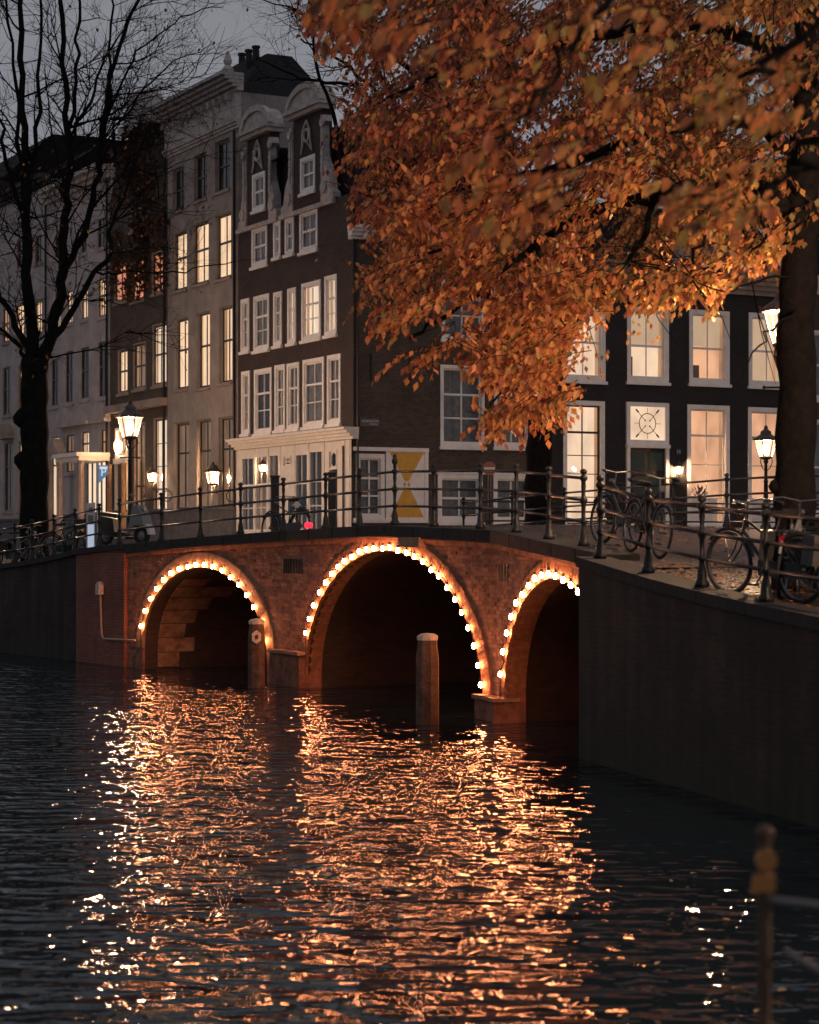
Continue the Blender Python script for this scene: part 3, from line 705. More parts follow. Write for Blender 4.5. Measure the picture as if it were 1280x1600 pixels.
# gables: polygon fronts with a hole for the attic window
def gable(root, Fr, cs, hw, nw, z0, z1, q, lit):
    h = pxrect(Fr, q); m = MB(); wall(m, Fr, cs - nw, cs + nw, z0, z1, [h], .16); 
    m.build('gable_front', M['brick_dark'], root, uvdir=Fr.d)
    MB().poly([Fr(cs - nw, z0, 0), Fr(cs - nw, z0, -.35), Fr(cs - nw, z1, -.35), Fr(cs - nw, z1, 0)]).poly([Fr(cs + nw, z0, 0), Fr(cs + nw, z0, -.35), Fr(cs + nw, z1, -.35), Fr(cs + nw, z1, 0)]).poly([Fr(cs - nw, z0, -.35), Fr(cs + nw, z0, -.35), Fr(cs + nw, z1, -.35), Fr(cs - nw, z1, -.35)]).build('gable_back', M['brick_dark'], root, uvdir=Fr.d)
    window(root, Fr, h, cols=2, rows=[.5], split=0, back='curtain', **lw)
    # carved side scrolls
    H = z1 - z0
    for sg in (-1, 1):
        pts = [(cs + sg * nw, z0), (cs + sg * hw, z0), (cs + sg * (hw - .02), z0 + .22), (cs + sg * (hw - .22), z0 + .34)]
        for i in range(7):
            t_ = i / 6; pts.append((cs + sg * (nw + (hw - nw - .25) * (1 - t_) ** 1.8 + .10 * sin(t_ * 9) * (1 - t_ * .5)), z0 + .5 + (H - 1.0) * t_))
        pts += [(cs + sg * (nw + .28), z0 + H - .42), (cs + sg * (nw + .22), z0 + H - .22), (cs + sg * nw, z0 + H - .2)]
        m = MB(); m.prism(pts, -.22, .06, Fr); m.build('scroll', M['white_stone'], root)
        for (zz, rr) in ((z0 + .45, .20), (z0 + H - .45, .14)):
            m = MB(); cc = cs + sg * (nw + .26 if zz < z0 + 1 else nw + .16)
            m.prism([(cc + rr * cos(k * pi / 6), zz + rr * sin(k * pi / 6)) for k in range(12)], .061, .12, Fr); m.build('carving', M['white_stone'], root)
        for i in range(5): 
            m = MB(); cc = cs + sg * (nw + .14); zz = z0 + .9 + i * (H - 1.6) / 5; m.prism([(cc - .09, zz), (cc + .1, zz + .06), (cc + .04, zz + .3), (cc - .06, zz + .25)], .061, .10, Fr); m.build('carving', M['white_stone'], root)
    m = MB(); slab(m, Fr, cs - nw - .18, cs + nw + .18, z1, z1 + .14, -.4, .2); slab(m, Fr, cs - nw - .26, cs + nw + .26, z1 + .142, z1 + .26, -.42, .3)
    m.build('gable_cornice', M['white_stone'], root)
    arc = [(cs + (nw + .20) * cos(pi * i / 12), z1 + .262 + .68 * sin(pi * i / 12)) for i in range(13)]
    MB().prism(arc, -.4, .12, Fr).build('pediment', M['white_stone'], root)
    arc2 = [(cs + (nw + .3) * cos(pi * i / 12), z1 + .262 + .76 * sin(pi * i / 12)) for i in range(13)]; arc1 = [(cs + (nw + .1) * cos(pi * i / 12), z1 + .262 + .56 * sin(pi * i / 12)) for i in range(12, -1, -1)]
    MB().prism(arc2 + arc1, .0, .2, Fr).build('pediment_rim', M['white_stone'], root)
    # carved ring ornament with ribbon
    m = MB(); zc = (h[3] + z1) / 2
    m.ring(Fr(cs, zc, .05), Fr.d, (0, 0, 1), .2, .05, 14, 5)
    for sg in (-1, 1): m.tube([Fr(cs, zc + .5, .05), Fr(cs + sg * .25, zc + .15, .06), Fr(cs + sg * .3, zc - .3, .05), Fr(cs + sg * .42, zc - .55, .05)], [.03, .05, .04, .03], 5)
    m.tube([Fr(cs - .35, zc - .5, .04), Fr(cs + .35, zc + .1, .04)], .025, 5); m.build('ornament', M['white_stone'], root)
g1, g2 = L.px(404, 300)[0], L.px(481, 300)[0]
z1a, z1b = L.px(404, 213)[1], L.px(480, 180)[1]
gable(hA, L, g1, 1.62, .95, ftop + .0, z1a, attic[0], 0)
gable(hA, L, g2, 1.98, 1.08, ftop + .0, z1b, attic[1], 0)
m = MB(); slab(m, L, g1 - 1.7, g1 + 1.7, ftop - .14, ftop - .002, -.3, .12); slab(m, L, g2 - 2.05, g2 + 2.05, ftop - .14, ftop - .002, -.3, .12); m.build('gable_foot_stone', M['white_stone'], hA)
wm_.build('quay_wall_front', M['brick_dark'], hA, uvdir=L.d)
for i, q in enumerate(rows3): window(hA, L, pxrect(L, q), cols=2, rows=[.5], split=0, back='curtain', **lw)
for i, q in enumerate(rows2):
    lit = i >= 3; window(hA, L, pxrect(L, q), cols=2, rows=[.33, .64], split=1, back='lit_b' if lit else 'curtain', **lw)
for i, q in enumerate(rows1): window(hA, L, pxrect(L, q), cols=2, rows=[.33, .64], split=1, back='curtain' if i != 1 else 'dark_room', **lw)
# shopfront: white boarded front with tall windows and doors
sh = [(383, 397, 714, 828, 2, 'dark_room'), (404, 418, 711, 828, 2, 'lit_dim'), (426, 436, 709, 828, 1, 'dark_room'), (467, 481, 708, 828, 2, 'dark_room'), (489, 504, 703, 828, 2, 'dark_room')]
sz0 = 2.85
hs = [pxrect(L, q[:4]) for q in sh]
hs = [(a, b, 3.12, d) for a, b, c, d in hs]
door = L.px(530, 700)[0], L.px(517, 700)[0]; dh = (door[0], door[1], 2.9, shop_top - .32)
tr = L.px(458, 700)[0], L.px(446, 700)[0]; th_ = (tr[0], tr[1], shop_top - .75, shop_top - .38)
m = MB(); wall(m, L, -.0, sA1, ZG, shop_top - .052, [(a - .14, b + .14, c, d) for a, b, c, d in hs] + [dh, th_], .14, n=.06); m.build('shopfront', M['cream'], hA)
for q, h in zip(sh, hs): window(hA, L, (h[0] - .14, h[1] + .14, h[2], h[3]), sw=.03, fw=.03, fn=(.0, .075), sash=None, glassn=.04, bd=.16, cols=q[4], rows=[.3, .62], split=1, fmat=M['cream'], smat=M['white'], back=q[5], sill=False)
window(hA, L, (dh[0], dh[1], dh[3] - .62, dh[3]), fw=.05, fn=(-.02, .09), sash=None, glassn=0, cols=1, rows=[], fmat=M['cream'], smat=M['white'], back='dark_room', sill=False)
window(hA, L, th_, fw=.04, fn=(-.02, .09), sash=None, glassn=0, cols=2, rows=[.5], fmat=M['cream'], smat=M['white'], back='lit_dim', sill=False)
m = MB(); m.ring(L((dh[0] + dh[1]) / 2, dh[3] - .31, .03), L.d, (0, 0, 1), .22, .018, 18, 5); m.build('transom_ring', M['white'], hA)
dr = MB().box(dh[0] + .06, dh[1] - .06, -.06, .0, 2.9, dh[3] - .65, lambda a, n, z: L(a, z, n)).build('shop_door', M['sash_dark'], hA)
dd = MB(); 
for k in range(3): dd.box(dh[0] + .14 + .0 * k, dh[1] - .14, .0, .02, 3.05 + k * .62, 3.5 + k * .62, lambda a, n, z: L(a, z, n))
dd.build('panel', M['silhouette'], dr)
# pilaster strips on the shopfront
m = MB()
for x in (374, 401, 422, 440, 463, 485, 509, 541, 549):
    s_ = L.px(x, 700)[0]; slab(m, L, s_ - .05, s_ + .05, 2.9, shop_top - .06, .061, .085)
m.build('pilasters', M['cream'], hA)
cornice('shop_cornice', hA, L, -.28, sA1, shop_top - .04, .36, .42, M['cream'], 4, .05)
# canal side of the corner house
RW = R.px(836, 800)[0]; ztopR = R.px(640, 380)[1]
up = [(690, 757, 425, 531), (772, 828, 427, 535)]; mid = [(688, 757, 571, 698), (772, 829, 573, 699)]; low = [(684, 754, 741, 816), (771, 829, 742, 817)]
gw = (556, 601, 709, 812); sh_ = (603, 668, 706, 810)
hR = [pxrect(R, q) for q in up + mid + low + [gw]]
m = MB(); wall(m, R, 0, RW, ZG, ztopR, hR, .16); m.build('canal_side_wall', M['brick_side'], hA, uvdir=R.d)
rw = dict(fw=.11, fn=(-.12, .02), sash=None, glassn=-.09, fmat=M['white'], smat=M['white'])
for q in up + mid: window(hA, R, pxrect(R, q), cols=2, rows=[.33, .66], split=1, back='curtain', mull=.05, **rw)
for q in low: window(hA, R, pxrect(R, q), cols=2, rows=[.5], split=0, back='curtain', mull=.05, **{**rw, 'fw': .14})
window(hA, R, pxrect(R, gw), cols=2, rows=[.33, .66], split=1, back='curtain', mull=.05, **{**rw, 'fw': .14}, )
# lintel board over the low windows, white board surround of the shutter
q0, q1 = R.px(668, 800)[0] + .01, RW - .02; zz = R.px(720, 741)[1]
m = MB(); slab(m, R, q0, q1, zz + .005, zz + .11, -.05, .045); m.build('lintel_board', M['white'], hA)
a, b, c, d = pxrect(R, sh_); a -= .02
m = MB(); slab(m, R, 0.01, b, d, d + .12, -.05, .10); slab(m, R, 0.01, b, c - .14, c, -.05, .08); slab(m, R, a, a + .10, c, d, -.04, .07); slab(m, R, b - .12, b, c, d, -.04, .07); m.build('shutter_surround', M['white'], hA)
shu = MB(); slab(shu, R, a + .101, b - .121, c + .001, d - .001, -.04, .045); shu = shu.build('shutter', M['white'], hA)
a += .13; b -= .15; cx = (a + b) / 2; c2, d2 = c + .03, d - .02; mz = (c2 + d2) / 2; hwd = (b - a) / 2
m = MB(); m.prism([(a, d2), (b, d2), (cx + .07, mz + .12), (cx - .07, mz + .12)], .046, .05, R); m.prism([(cx - .09, mz - .09), (cx + .09, mz - .09), (b, c2), (a, c2)], .046, .05, R)
for sg in (-1, 1): m.prism([(cx + sg * .02, mz + .015), (cx + sg * .07, mz + .10), (cx + sg * .115, mz + .04), (cx + sg * .115, mz - .03), (cx + sg * .07, mz - .075)], .046, .05, R)
m.build('painted_hourglass', M['yellow'], shu)
m = MB(); slab(m, R, 0.0, RW, ZG, 3.12, -.1, .09); m.build('plinth', M['stone_grey'], hA)
cornice('side_cornice', hA, R, -.12, RW, ztopR, .42, .38, M['cream'], 4)
for i in range(16): s_ = .25 + i * .4; m = MB(); slab(m, R, s_, s_ + .1, ztopR + .0, ztopR + .19, .05, .28); m.build('cornice_bracket', M['cream'], hA)
# drainpipe at the corner and wall anchors
m = MB(); m.tube([R(.12, 3.2, .07), R(.12, ztopR, .07)], .045, 6); m.build('drainpipe', M['iron'], hA)
for x, y in ((580, 570), (640, 577)):
    s_, z_ = R.px(x, y); m = MB(); slab(m, R, s_ - .025, s_ + .025, z_ - .5, z_ + .35, -.01, .04); m.build('wall_anchor', M['iron'], hA)
# street name plate
s_, z_ = R.px(577, 660); pl = MB(); slab(pl, R, s_ - .33, s_ + .33, z_ - .12, z_ + .12, .005, .03); pl = pl.build('name_plate', M['name_blue'], hA)
def text(s, size, loc, Fr, mt, parent, name='lettering', ax='CENTER'):
    cu = bpy.data.curves.new(name, 'FONT'); cu.body = s; cu.size = size; cu.align_x = ax; cu.align_y = 'CENTER'; cu.extrude = .003
    o = link(bpy.data.objects.new(name, cu)); cu.materials.append(mt)
    x = V3(Fr.d).normalized(); n_ = V3(Fr.n).normalized()
    if x.cross(V3((0, 0, 1))).dot(n_) < 0: x = -x
    z = V3((0, 0, 1)); o.matrix_world = Matrix((( x.x, z.x, n_.x, loc.x), (x.y, z.y, n_.y, loc.y), (x.z, z.z, n_.z, loc.z), (0, 0, 0, 1)))
    me = bpy.data.meshes.new_from_object(o); bpy.data.objects.remove(o); M_ = Matrix.LocRotScale(loc, Matrix(((x.x, z.x, n_.x), (x.y, z.y, n_.y), (x.z, z.z, n_.z))).to_euler(), (1, 1, 1))
    me.transform(M_); q = link(bpy.data.objects.new(name, me)); return adopt(q, parent)
text('LEIDSEGRACHT', .085, R(s_ + .02, z_ + .035, .034), R, M['sign_white'], pl)
text('CENTRUM', .055, R(s_ + .14, z_ - .055, .034), R, M['sign_white'], pl)
# roofs of the corner house
m = MB(); nb_ = -6.3
for cs, zt, hw in ((g1, z1a - .3, 1.75), (g2, z1b - .3, 2.6)):
    for sg in (-1, 1): m.poly([L(cs, zt, -.4), L(cs, zt, nb_), L(cs + sg * hw, ftop - .1, nb_), L(cs + sg * hw, ftop - .1, -.4)])
m.poly([R(0, ztopR + .4, -.1), R(RW, ztopR + .4, -.1), R(RW, ztopR + 3.4, -3.4), R(.0, ztopR + 3.4, -3.4)])
m.poly([R(0, ztopR + 3.4, -3.4), R(RW, ztopR + 3.4, -3.4), R(RW, ztopR + 3.4, -7.8), R(0, ztopR + 3.4, -7.8)])
m.build('roof', M['roof'], hA)
m = MB()
m.poly([L(sA1 - .01, ZG, 0), L(sA1 - .01, ftop, 0), L(sA1 - .01, ftop, -6.3), L(sA1 - .01, ZG, -6.3)]); m.poly([L(0, ZG, -6.3), L(sA1, ZG, -6.3), L(sA1, ftop, -6.3), L(0, ftop, -6.3)])
m.poly([L(0.01, ztopR, -.1), L(0.01, ztopR, -6.3), L(0.01, ftop, -6.3), L(0.01, ftop, -.1)]); m.build('upper_walls', M['brick_dark'], hA, uvdir=(.884, .467, 0))
m = MB(); m.poly([L(.3, ftop - .05, -.37), L(sA1 - .2, ftop - .05, -.37), L(sA1 - 1.0, z1a - .6, -.37), L(1.4, z1a - .6, -.37)]); m.build('gable_valley', M['roof'], hA)
ch = MB(); a_, b_ = L.px(398, 150)[0], L.px(380, 150)[0]
ztc = 20.35
slab(ch, L, 12.6, 14.6, ftop - 1, ztc, -3.0, -1.9); ch = ch.build('chimney', M['brick_black'], hA, uvdir=L.d)
for k in range(3): m = MB(); m.lathe([(.14, 0), (.12, .5), (.16, .52), (.16, .6)], 8, L(12.9 + k * .65, ztc + .002, -2.4)); m.build('chimney_pot', M['stone_dark'], ch)

# ---- grey house with a classical cornice
def plain_house(name, label, Fr, s0, s1, ztop_, mt, rows, ww, depth=9, plinth=None, hip=0, roofz=2.4, uv=True, rec=.2):
    h_ = empty(name, Fr(s0, 3, 0), 0, label, 'house')
    holes = [pxrect(Fr, q[:4]) for q in rows]
    m = MB(); wall(m, Fr, s0, s1, ZG, ztop_, holes, rec); m.build('front_wall', mt, h_, uvdir=Fr.d)
    for q, h in zip(rows, holes):
        kw = dict(ww); kw.update(q[5] if len(q) > 5 else {}); window(h_, Fr, h, back=q[4], **kw)
    body(h_, Fr, s0, s1 - .01, ztop_, depth, mt)
    m = MB(); m.poly([Fr(s0, ztop_, 0), Fr(s1, ztop_, 0), Fr(s1, ztop_ + roofz, -2.6), Fr(s0 + hip, ztop_ + roofz, -2.6)]); m.poly([Fr(s0 + hip, ztop_ + roofz, -2.6), Fr(s1, ztop_ + roofz, -2.6), Fr(s1, ztop_ + roofz, -depth), Fr(s0 + hip, ztop_ + roofz, -depth)])
    for s_, h2 in ((s0, hip), (s1, 0)): m.poly([Fr(s_, ztop_, 0), Fr(s_ + h2, ztop_ + roofz, -2.6), Fr(s_ + h2, ztop_ + roofz, -depth), Fr(s_, ztop_, -depth)])
    m.build('roof', M['roof'], h_)
    if plinth: m = MB(); slab(m, Fr, s0 + .01, s1 - .01, ZG, plinth, -.1, .12); slab(m, Fr, s0 + .01, s1 - .01, plinth + .002, plinth + .1, -.1, .17); m.build('plinth', M['stone_grey'], h_)
    return h_
gw_ = dict(fw=.05, fn=(-.22, -.13), sash=None, glassn=-.16, cols=2, rows=[.56], split=0, fmat=M['plaster_warm'], smat=M['sash_dark'], bd=.05, mull=.03)
sB1 = L.px(262, 800)[0]; zB = L.px(378, 140)[1]
rB = [(270, 288, 262, 330, 'dark_room', dict(rows=[.5])), (303, 323, 240, 312, 'dark_room', dict(rows=[.5])), (336, 359, 218, 298, 'dark_room', dict(rows=[.5]))]
rB += [(270, 292, 362, 453, 'lit_a'), (300, 326, 347, 443, 'lit_a'), (336, 361, 333, 435, 'lit_a')]
rB += [(273, 294, 497, 608, 'lit_a'), (307, 328, 487, 606, 'lit_a'), (342, 363, 478, 598, 'lit_a')]
rB += [(272, 296, 660, 797, 'lit_dim', dict(rows=[.66], blind=.33)), (307, 330, 655, 796, 'lit_dim', dict(rows=[.66], blind=.33)), (341, 364, 651, 795, 'lit_dim', dict(rows=[.66], blind=.33))]
hB = plain_house('grey_house', 'tall grey rendered house with a heavy white cornice and nine glowing windows', L, sA1, sB1, zB, M['plaster_grey'], rB, gw_, plinth=L.px(315, 796)[1] - .05, roofz=2.3, depth=3.6, hip=3.4)
cornice('entablature', hB, L, sA1 - .1, sB1 + .1, zB - 1.25, .3, .18, M['white_stone'], 3)
m = MB(); slab(m, L, sA1 - .05, sB1 + .05, zB - .948, zB - .002, -.1, .1); m.build('frieze', M['white_stone'], hB)
cornice('cornice', hB, L, sA1 - .25, sB1 + .2, zB, .6, .75, M['white_stone'], 5)
for i in range(12): s_ = sA1 + .3 + i * .56; m = MB(); slab(m, L, s_, s_ + .16, zB - .25, zB - .004, .1, .3); m.build('cornice_bracket', M['white_stone'], hB)
m = MB(); m.lathe([(.18, 0), (.22, .15), (.1, .3), (.16, .45), (.03, .8)], 8, L(sA1 + .2, zB + .61, .3)); m.build('finial', M['white_stone'], hB)
m = MB(); s_ = sA1 + .2; slab(m, L, sA1 + .05, sA1 + .3, ZG, zB - 1.25, -.1, .03); m.build('edge_strip', M['plaster_grey'], hB)
# ---- dark ivy-grown neck gable
sC1 = L.px(172, 800)[0]; zC = L.px(215, 300)[1]
cw_ = dict(fw=.07, fn=(-.12, .0), sash=None, glassn=-.09, cols=2, rows=[.5], split=0, fmat=M['plaster_warm'], smat=M['sash_dark'], bd=.05, mull=.03)
rC = [(178, 198, 412, 472, 'lit_red'), (205, 225, 404, 470, 'lit_red'), (237, 258, 392, 458, 'lit_red')]
rC += [(184, 200, 545, 615, 'lit_a'), (208, 228, 535, 608, 'lit_dim'), (238, 261, 505, 602, 'lit_b')]
rC += [(209, 227, 660, 805, 'lit_dim', dict(rows=[.3, .62, .8])), (240, 262, 652, 805, 'lit_b', dict(rows=[.25, .5, .75])), (203, 222, 318, 360, 'dark_room')]
hC = plain_house('gabled_house', 'dark narrow house with ivy on its neck gable and three reddish windows', L, sB1, sC1, zC, M['brick_side'], rC, cw_, plinth=3.9, roofz=1.0)
sc0, sc1 = L.px(255, 800)[0], L.px(188, 800)[0]; zc1 = L.px(215, 205)[1]; cs = (sc0 + sc1) / 2
m = MB(); m.prism([(sB1 + .1, zC), (sC1 - .1, zC), (sC1 - .5, zC + .8), (cs + 1.5, zC + 1.8), (cs + 1.35, zc1), (cs - 1.35, zc1), (cs - 1.5, zC + 1.8), (sB1 + .5, zC + .8)], -.4, .03, L); m.build('gable_front', M['brick_dark'], hC, uvdir=L.d)
m = MB(); slab(m, L, cs - 1.7, cs + 1.7, zc1 + .002, zc1 + .3, -.45, .35); m.build('gable_cornice', M['white_stone'], hC)
m = MB(); m.prism([(cs + 1.6 * cos(pi * i / 10), zc1 + .31 + 1.2 * sin(pi * i / 10)) for i in range(11)], -.4, .15, L); m.build('pediment', M['white_stone'], hC)
m = MB(); slab(m, L, sB1 + .02, sC1 - .02, L.px(220, 640)[1], L.px(220, 640)[1] + .3, -.1, .3); m.build('string_cornice', M['plaster_warm'], hC)
# its front door with a round lit transom
a, b = L.px(203, 800)[0], L.px(184, 800)[0]; zt = L.px(193, 668)[1]; zm = L.px(193, 716)[1]
m = MB(); bars(m, L, a, b, zm, zt, .12, -.02, .12); slab(m, L, a, b, zm - .22, zm - .002, -.02, .2); slab(m, L, a, a + .16, 2.9, zm - .224, -.02, .14); slab(m, L, b - .16, b, 2.9, zm - .224, -.02, .14); m.build('door_surround', M['cream'], hC)
MB().poly([L(a, zm, .01), L(b, zm, .01), L(b, zt, .01), L(a, zt, .01)]).build('transom_light', M['lit_room2'], hC)
m = MB(); m.ring(L((a + b) / 2, (zm + zt) / 2, .05), L.d, (0, 0, 1), .42, .03, 18, 5); m.tube([L((a + b) / 2, zm, .05), L((a + b) / 2, zt, .05)], .02, 5); m.build('transom_tracery', M['sash_dark'], hC)
m = MB(); slab(m, L, a + .17, b - .17, 2.9, zm - .23, -.02, .05); d_ = m.build('front_door', M['sash_dark'], hC)
MB().poly([L((a + b) / 2 - .16, 3.3, .055), L((a + b) / 2 + .16, 3.3, .055), L((a + b) / 2 + .16, zm - .5, .055), L((a + b) / 2 - .16, zm - .5, .055)]).build('door_glass', M['lit_room'], d_)
m = MB(); m.lathe([(.05, -.3), (.14, -.15), (.14, .1), (.03, .2)], 8, L((a + b) / 2 + .1, (zm + zt) / 2 - .1, .2)); m.build('porch_light', M['lamp_small'], hC)
for ss in (a - .12, b + .12):
    m = MB(); m.lathe([(.13, 2.9), (.11, 3.1), (.10, zm - .3), (.14, zm - .22)], 8, L(ss, 0, .3)); m.build('porch_column', M['sandstone'], hC)
# ---- pale house with pediments over its windows
sD1 = L.px(76, 800)[0]; zD = L.px(120, 285)[1]
rD = [(84, 95, 455, 516, 'lit_a'), (103, 114, 452, 507, 'lit_a'), (126, 138, 440, 500, 'lit_a'), (152, 168, 432, 496, 'lit_a')]
rD += [(125, 136, 350, 397, 'dark_room'), (151, 167, 338, 388, 'dark_room'), (84, 94, 365, 405, 'dark_room')]
rD += [(79, 92, 558, 636, 'dark_room'), (101, 115, 546, 631, 'dark_room'), (125, 140, 540, 625, 'dark_room'), (153, 169, 531, 622, 'dark_room')]
rD += [(79, 93, 680, 815, 'lit_b', dict(rows=[.66])), (102, 116, 677, 740, 'lit_dim'), (126, 140, 672, 718, 'lit_a'), (156, 170, 668, 716, 'lit_dim')]
hD = plain_house('pale_house', 'pale rendered house with small pediments over the ground floor windows and a porch', L, sC1, sD1, zD, M['plaster_white'], rD, {**cw_, 'fmat': M['plaster_white'], 'rows': [.55]}, plinth=3.8, roofz=1.6, rec=.2)
cornice('cornice', hD, L, sC1 - .05, sD1 + .05, zD - .4, .6, .5, M['white_stone'], 3)
for i, x in enumerate((108, 132, 161)):
    s_ = L.px(x, 800)[0]; z_ = L.px(x, 668 - i * 4)[1]; m = MB(); slab(m, L, s_ - .95, s_ + .95, z_, z_ + .14, -.02, .3)
    pts = [(s_ - .95, z_ + .142), (s_ + .95, z_ + .142), (s_, z_ + .85)] if i == 1 else [(s_ + .9 * cos(pi * k / 10), z_ + .142 + .7 * sin(pi * k / 10)) for k in range(11)]
    m.prism(pts, -.02, .22, L); m.build('pediment', M['plaster_white'], hD)
# porch with brackets and a lit entrance
a, b = L.px(172, 800)[0], L.px(134, 800)[0]; z_ = L.px(150, 716)[1]
m = MB(); slab(m, L, a, b, z_ - .16, z_, .02, 1.3); slab(m, L, a - .08, b + .08, z_ + .002, z_ + .16, .02, 1.42); pc = m.build('porch_roof', M['cream'], hD)
m = MB(); m.prism([(b - .3, z_ + .17), (b + 1.3, z_ + .17), (b + .5, z_ + .85)], .9, 1.3, L); m.build('porch_gable', M['plaster_warm'], hD)
for s_ in (a + .15, b - .1, b + 1.1): m = MB(); m.lathe([(.16, 2.9), (.13, 3.1), (.12, z_ - .3), (.17, z_ - .16)], 8, L(s_, 0, 1.15)); m.build('porch_column', M['plaster_warm'], hD)
MB().poly([L(a + .3, 3.0, .02), L(b - .4, 3.0, .02), L(b - .4, z_ - .2, .02), L(a + .3, z_ - .2, .02)]).build('lit_entrance', M['lit_b'], hD)
m = MB()
for k in range(5): s_ = a + .3 + k * (b - a - .7) / 4; slab(m, L, s_ - .04, s_ + .04, 3.0, z_ - .2, .021, .07)
m.build('entrance_bars', M['sash_dark'], hD)
# ---- brown house at the left edge, and one more beyond
sE1 = L.px(-2, 800)[0]; zE = L.px(30, 300)[1]
rE = [(24, 38, 474, 530, 'lit_a'), (54, 66, 468, 522, 'lit_a'), (4, 14, 480, 536, 'lit_a'), (4, 17, 572, 650, 'dark_room'), (28, 40, 568, 645, 'lit_a'), (54, 66, 562, 640, 'dark_room')]
rE += [(6, 20, 690, 800, 'dark_room', dict(rows=[.66])), (28, 40, 688, 800, 'lit_b', dict(rows=[.66])), (54, 66, 684, 800, 'lit_dim', dict(rows=[.66])), (26, 38, 372, 420, 'dark_room'), (54, 66, 366, 412, 'dark_room')]
hE = plain_house('tall_house', 'tall house half hidden by the bare trunk, at the left edge', L, sD1, sE1, zE, M['plaster_white'], rE, {**cw_, 'rows': [.55]}, plinth=3.7, roofz=1.8, rec=.2)
cornice('cornice', hE, L, sD1, sE1, zE - .3, .5, .4, M['brick_dark'], 3)
m = MB(); s_ = L.px(13, 800)[0]; z_ = L.px(13, 686)[1]; m.prism([(s_ + .9 * cos(pi * k / 10), z_ + .7 * sin(pi * k / 10)) for k in range(11)], -.02, .3, L); m.build('pediment', M['plaster_warm'], hE)
sF1 = sE1 + 16
hF = plain_house('far_house', 'dark brick house beyond the left edge of the row', L, sE1, sF1, zE + 1, M['brick_dark'], [], cw_, plinth=3.6)

# ---- black house on the side canal, with tall lit windows
zH = R.px(1000, 450)[1]; sH1 = R.px(1247, 800)[0]
bw_ = dict(fw=.15, fn=(-.16, .02), sash=None, glassn=-.12, fmat=M['white'], smat=M['white'], cols=2, mull=.03)
rH = [(881, 946, 470, 595, 'lit_room', dict(rows=[.48], split=0, bd=1.6)), (980, 1045, 480, 597, 'lit_room', dict(rows=[.48], split=0, bd=1.6, blind=.5)), (1077, 1140, 485, 600, 'lit_room2', dict(rows=[.48], split=0, bd=1.2, blind=.48)), (1170, 1232, 490, 604, 'lit_blind', dict(rows=[.48], split=0))]
rH += [(880, 945, 626, 826, 'lit_room', dict(rows=[.22, .42, .58, .78], split=3, bd=2.4, smat=M['silhouette'])), (1074, 1140, 633, 826, 'lit_room2', dict(rows=[.22, .52, .78], split=2, bd=2.4)), (1169, 1231, 637, 826, 'lit_room2', dict(rows=[.22, .52, .78], split=2, bd=2.4))]
hH = plain_house('black_house', 'black brick canal house with tall lit windows and a dark panelled door', R, RW, sH1, zH, M['brick_black'], rH, bw_, depth=10, roofz=3.2, rec=.18)
cornice('cornice', hH, R, RW - .05, sH1 + .02, zH, .8, .5, M['plaster_warm'], 5)
# doorway
a, b, c, d = pxrect(R, (978, 1044, 629, 824)); zt = R.px(1010, 700)[1]
m = MB(); bars(m, R, a, b, zt + .12, d, .14, -.02, .07); slab(m, R, a - .02, b + .02, zt, zt + .117, -.02, .13); slab(m, R, a, a + .13, 2.9, zt - .002, -.02, .08); slab(m, R, b - .13, b, 2.9, zt - .002, -.02, .08); m.build('door_frame', M['white'], hH)
MB().poly([R(a + .13, zt + .25, .01), R(b - .13, zt + .25, .01), R(b - .13, d - .13, .01), R(a + .13, d - .13, .01)]).build('transom_light', M['lit_room'], hH)
cz, cc = (zt + .25 + d - .13) / 2, (a + b) / 2
m = MB(); m.ring(R(cc, cz, .03), R.d, (0, 0, 1), .33, .014, 22, 5)
for k in range(4):
    dx, dz = (1, 1, -1, -1)[k], (1, -1, 1, -1)[k]
    m.tube([R(cc + dx * .08, cz + dz * .08, .03), R(cc + dx * .42, cz + dz * .42, .03)], [.010, .010], 5); m.tube([R(cc + dx * .36, cz + dz * .36, .03), R(cc + dx * .46, cz + dz * .46, .03)], [.03, .022], 6)
    m.lathe([(.005, -.03), (.03, 0), (.005, .03)], 6, R(cc + dx * .09, cz + dz * .09, .03))
for dx, dz in ((1, 0), (-1, 0), (0, 1), (0, -1)): m.tube([R(cc + dx * .33, cz + dz * .33, .03), R(cc + dx * .52, cz + dz * .52, .03)], .008, 5)
m.build('transom_tracery', M['sash_dark'], hH)
T_ = lambda q, n, z: R(q, z, n)
for k in range(2):
    x0 = a + .14 + k * (b - a - .28) / 2; x1 = x0 + (b - a - .28) / 2 - .01
    dl = MB().box(x0, x1, -.08, -.02, 3.0, zt - .01, T_).build('door_leaf', M['door'], hH)
    Hh = zt - 3.0
    for (u0, u1) in ((.08, .36), (.42, .68), (.74, .95)): MB().box(x0 + .08, x1 - .08, -.019, .004, 3.0 + Hh * u0, 3.0 + Hh * u1, T_).build('door_panel', M['door'], dl)
    m = MB(); m.lathe([(.01, -.02), (.03, 0), (.01, .02)], 8, R(x1 - .06 if k == 0 else x0 + .06, 4.05, .03)); m.build('knob', M['chrome'], dl)
MB().box(a - .1, b + .1, .0, .5, 2.9, 3.0, T_).build('door_step', M['stone_grey'], hH)
for q in rH[4:]:   # pale boards under the tall windows
    a_, b_, c_, d_ = pxrect(R, q[:4]); m = MB(); slab(m, R, a_, b_, c_ - .45, c_ - .11, -.05, .05); m.build('apron_panel', M['white'], hH)
m = MB(); slab(m, R, RW, sH1, ZG, 3.12, -.1, .1); m.build('plinth', M['stone_grey'], hH)
